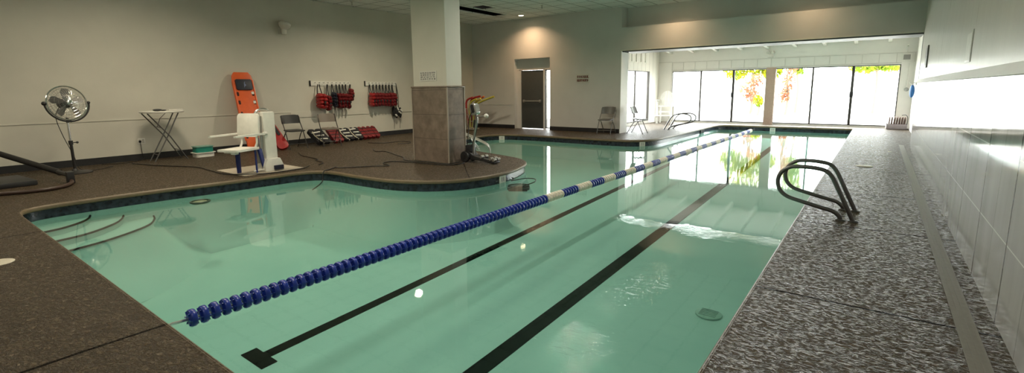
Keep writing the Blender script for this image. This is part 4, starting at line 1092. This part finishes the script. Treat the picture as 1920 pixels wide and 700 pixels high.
m = MB(); m.prism([(x, y) for x, y in rrect(.14, .22, .05)], -.06, .06, Matrix.Translation((.0, 0, 1.0)) @ Euler((0, -.25, 0)).to_matrix().to_4x4() @ frame_matrix((0, 0, 0), (1, 0, 0), (0, 0, 1))); cns = m.build('control_head', M_STEEL, t, bevel=.02)
m = MB(); m.prism([(x, y) for x, y in rrect(.075, .16, .03)], -.064, .064, Matrix.Translation((.0, 0, 1.01)) @ Euler((0, -.25, 0)).to_matrix().to_4x4() @ frame_matrix((0, 0, 0), (1, 0, 0), (0, 0, 1))); m.build('control_panel', M_BLKP, cns, bevel=.006)
m = MB(); m.tube([(.04, 0, .88), (.12, -.01, .865), (.25, -.01, .875)], .012, 8); m.build('grip_bar', M_DKSTEEL, t)
m = MB(); m.ball((.28, -.01, .88), .042, (1, 1.1, 1)); m.build('grip_knob', M_WHITE, t)
for x, z in ((.42, .10), (.49, .085), (.20, .125)):
    m = MB(); m.cyl((x, -.10, z), (x, -.02, z), .03, seg=14); m.cyl((x, .02, z), (x, .10, z), .03, seg=14); m.build('rest_roller', M_STEEL, t)
m = MB(); m.tube(smooth_path([(-.02, -.06, .95), (-.09, -.06, .80), (-.12, -.06, .55), (-.16, -.05, .33)], 5), .008, 6); m.tube(smooth_path([(.03, -.04, .95), (.10, -.05, .78), (.06, -.05, .55), (-.06, -.05, .30)], 5), .006, 6); m.build('control_cable', M_CORD, t)

def cord(name, label, pts, mat=M_CORD, r=.009, k=6):
    m = MB(); m.tube(smooth_path(pts, k), r, 6); return tag(m.build(name, mat), label, 'cord')
g = .010
cord('power_cord', 'long black cord along the deck from the wall to the pool lift', [(-11.6, 3.0, g), (-10.77, 3.21, g), (-9.98, 3.52, g), (-9.30, 3.50, g), (-8.6, 3.50, g), (-8.12, 3.9, g), (-8.10, 4.5, g), (-8.3, 4.78, g)])
cord('power_cord', 'black cord looping across the round deck to the pillar', [(-7.75, 4.95, g), (-7.56, 4.97, g), (-7.23, 5.4, g), (-7.03, 5.6, g), (-7.4, 5.75, g), (-7.38, 6.01, g), (-6.86, 6.12, g), (-6.20, 6.20, g), (-6.08, 6.40, g), (-6.10, 6.60, g)])
cord('power_cord', 'black cord snaking over the deck below the black chair', [(-10.3, 5.71, g), (-9.8, 5.50, g), (-9.42, 5.44, g), (-8.95, 5.35, g), (-8.85, 5.25, g), (-8.45, 5.16, g), (-8.25, 4.95, g)])
cord('power_cord', 'wavy black cord between the floor vests and the pillar foot', [(-9.41, 7.06, g), (-9.0, 6.80, g), (-8.86, 6.92, g), (-8.6, 6.86, g), (-8.01, 6.61, g), (-7.7, 6.5, g), (-7.3, 6.22, g), (-6.8, 6.30, g), (-6.30, 6.32, g), (-6.24, 6.5, g), (-6.24, 6.62, g)])
cord('power_cord', 'thin black cord loop lying near the red floor vests', [(-10.74, 7.9, g), (-10.31, 8.08, g), (-10.25, 8.6, g), (-9.9, 8.62, g), (-9.7, 8.4, g), (-9.85, 8.15, g)])
cord('pool_cable', 'dark cable running over the pool edge into the water', [(-7.75, 4.97, g), (-7.62, 4.80, g), (-7.53, 4.62, g), (-7.50, 4.56, -.03), (-7.5, 4.55, -.14), (-7.47, 4.47, -.20), (-7.42, 4.3, -.26)], r=.010)
# floating robot cable from the island edge to the robot
cord('floating_cable', 'dark cable curling from the island edge to the pool cleaner', [(-4.86, 6.42, -.12), (-4.82, 6.44, -.14), (-4.80, 6.35, ZW + .002), (-4.74, 6.65, ZW + .002), (-4.58, 6.70, ZW + .002), (-4.43, 6.50, ZW + .002), (-4.45, 6.30, ZW - .02), (-4.5, 6.25, -.20)], r=.008)
t = thing('pool_cleaning_robot', 'dark robotic pool cleaner hanging just under the water by the island', 'pool cleaner', (-4.55, 6.20, -.235), .55)
m = MB(); m.prism(rrect(.36, .27, .08), -.012, .03); m.build('robot_body', plain('dark teal robot plastic', (.03, .06, .06), .4), t, bevel=.02)
m = MB(); m.tube([(.17 * math.cos(a),   .14 * math.sin(a), .045) for a in [2 * PI * k / 24 for k in range(24)]], .010, 6, True); m.build('robot_handle', M_BLKP, t)
for s in (-1, 1):
    m = MB(); m.cyl((-.15, s * .13, -.005), (.15, s * .13, -.005), .018, seg=14); m.build('brush_roller', M_BLKP, t)

# ------------------------------------------------------------------ pool noodles in a bin
t = thing('noodle_bin', 'pale bin holding foam noodles by the corner behind the pillar', 'bin', (-11.28, 12.62, 0))
m = MB(); m.prism(rrect(.44, .40, .06), .02, .045)
for a in range(20):
    an = 2 * PI * a / 20; m.box(.20 * math.cos(an), .18 * math.sin(an), .38, .012, .012, .70)
m.build('bin_slats', M_PAD, t)
m = MB()
for z in (.08, .30, .52, .73): m.tube([(.205 * math.cos(a), .185 * math.sin(a), z) for a in [2 * PI * k / 24 for k in range(24)]], .012, 6, True)
m.build('bin_hoops', M_PAD, t)
for k in range(4):
    a = PI / 4 + k * PI / 2; m = MB(); m.cyl((.19 * math.cos(a), .17 * math.sin(a), 0), (.19 * math.cos(a), .17 * math.sin(a), .06), .018); m.build('foot', M_BLKP, t)
for col, lab, bx, by, ps in (('red', 'dark red foam noodle standing nearest the pillar in the bin', -.12, -.05, [(-.17, .84), (-.10, 1.03), (.14, 1.11)]), ('red', 'red foam noodle bending out above the yellow ones', -.05, .09, [(-.10, .82), (.0, 1.06), (.36, 1.15)]), ('yellow', 'yellow foam noodle curving up beside the dark red ones', .02, -.08, [(.0, .70), (.08, .95), (.34, 1.06)]), ('yellow', 'yellow foam noodle in front of the orange noodle', .10, .03, [(.09, .70), (.17, .93), (.44, 1.07)]), ('orange', 'orange foam noodle between the two bending yellow noodles', .06, .10, [(.06, .75), (.18, .97), (.52, 1.14)]), ('yellow', 'longest yellow noodle reaching out toward the grey door', .14, -.03, [(.17, .74), (.40, .94), (1.06, 1.14)])):
    m = MB(); m.tube(smooth_path([(-11.28 + bx * .6, 12.62 + by, .06), (-11.28 + bx, 12.62 + by, .45)] + [(-11.28 + x, 12.62 + by, z) for x, z in ps], 6), .034, 10)
    tag(m.build('foam_noodle', NOODLE[col]), lab, 'pool noodle')

# ------------------------------------------------------------------ exercise bench at the near end of the side wall
t = thing('exercise_bench', 'dark steel exercise bench frame at the near end of the side wall', 'bench', (-10.3, 1.3, 0))
m = MB(); m.tube([(-1.72, -.85, .74), (-.86, -.10, .43), (.02, .42, .14)], .045, 10); m.build('sloping_beam', M_BLACK, t)
m = MB(); m.tube(smooth_path([(.3, -1.2, .03), (.80, -.45, .03), (.98, .0, .03), (.90, .26, .03), (.64, .42, .03), (.47, .46, .04)], 5), .028, 10); m.build('floor_tube', plain('rust brown steel', (.05, .028, .02), .4), t)
m = MB(); m.box(.42, .46, .09, .11, .09, .18); m.build('rear_foot', M_BLKP, t, bevel=.012)
m = MB(); m.tube([(.0, .40, .15), (.25, .44, .13), (.42, .46, .12)], .035, 8); m.build('rear_link', M_BLACK, t)
m = MB(); m.box(-.27, -.38, .04, .95, .95, .08, (0, 0, .08)); m.build('foot_pad', M_BLKP, t, bevel=.02)

# ------------------------------------------------------------------ camera
f_px, yaw, pitch, roll, cx, cy = 905.529, .646477, .160277, -.012076, 960.0, 315.847
fw = V((-math.sin(yaw) * math.cos(pitch), math.cos(yaw) * math.cos(pitch), -math.sin(pitch)))
ri = V((math.cos(yaw), math.sin(yaw), 0)); up = ri.cross(fw)
ri2 = ri * math.cos(roll) + up * math.sin(roll); up2 = up * math.cos(roll) - ri * math.sin(roll)
cam = bpy.data.cameras.new('camera'); co = bpy.data.objects.new('camera', cam); C.objects.link(co)
cam.sensor_width = 36; cam.sensor_fit = 'HORIZONTAL'; cam.lens = 36 * f_px / 1920; cam.shift_y = -(350 - cy) / 1920; cam.clip_start = .02; cam.clip_end = 300
M = Matrix((ri2, up2, -fw)).transposed().to_4x4(); M.translation = V((0, 0, H_CAM)); co.matrix_world = M
S.camera = co

S.view_settings.view_transform = 'Standard'; S.view_settings.look = 'None'; S.view_settings.gamma = 1; S.view_settings.use_curve_mapping = False
S.view_settings.exposure = 0.0
cy_ = S.cycles
cy_.use_denoising = True; cy_.max_bounces = 10; cy_.diffuse_bounces = 5; cy_.glossy_bounces = 5; cy_.transparent_max_bounces = 16
cy_.sample_clamp_indirect = 6; cy_.caustics_reflective = True; cy_.caustics_refractive = False
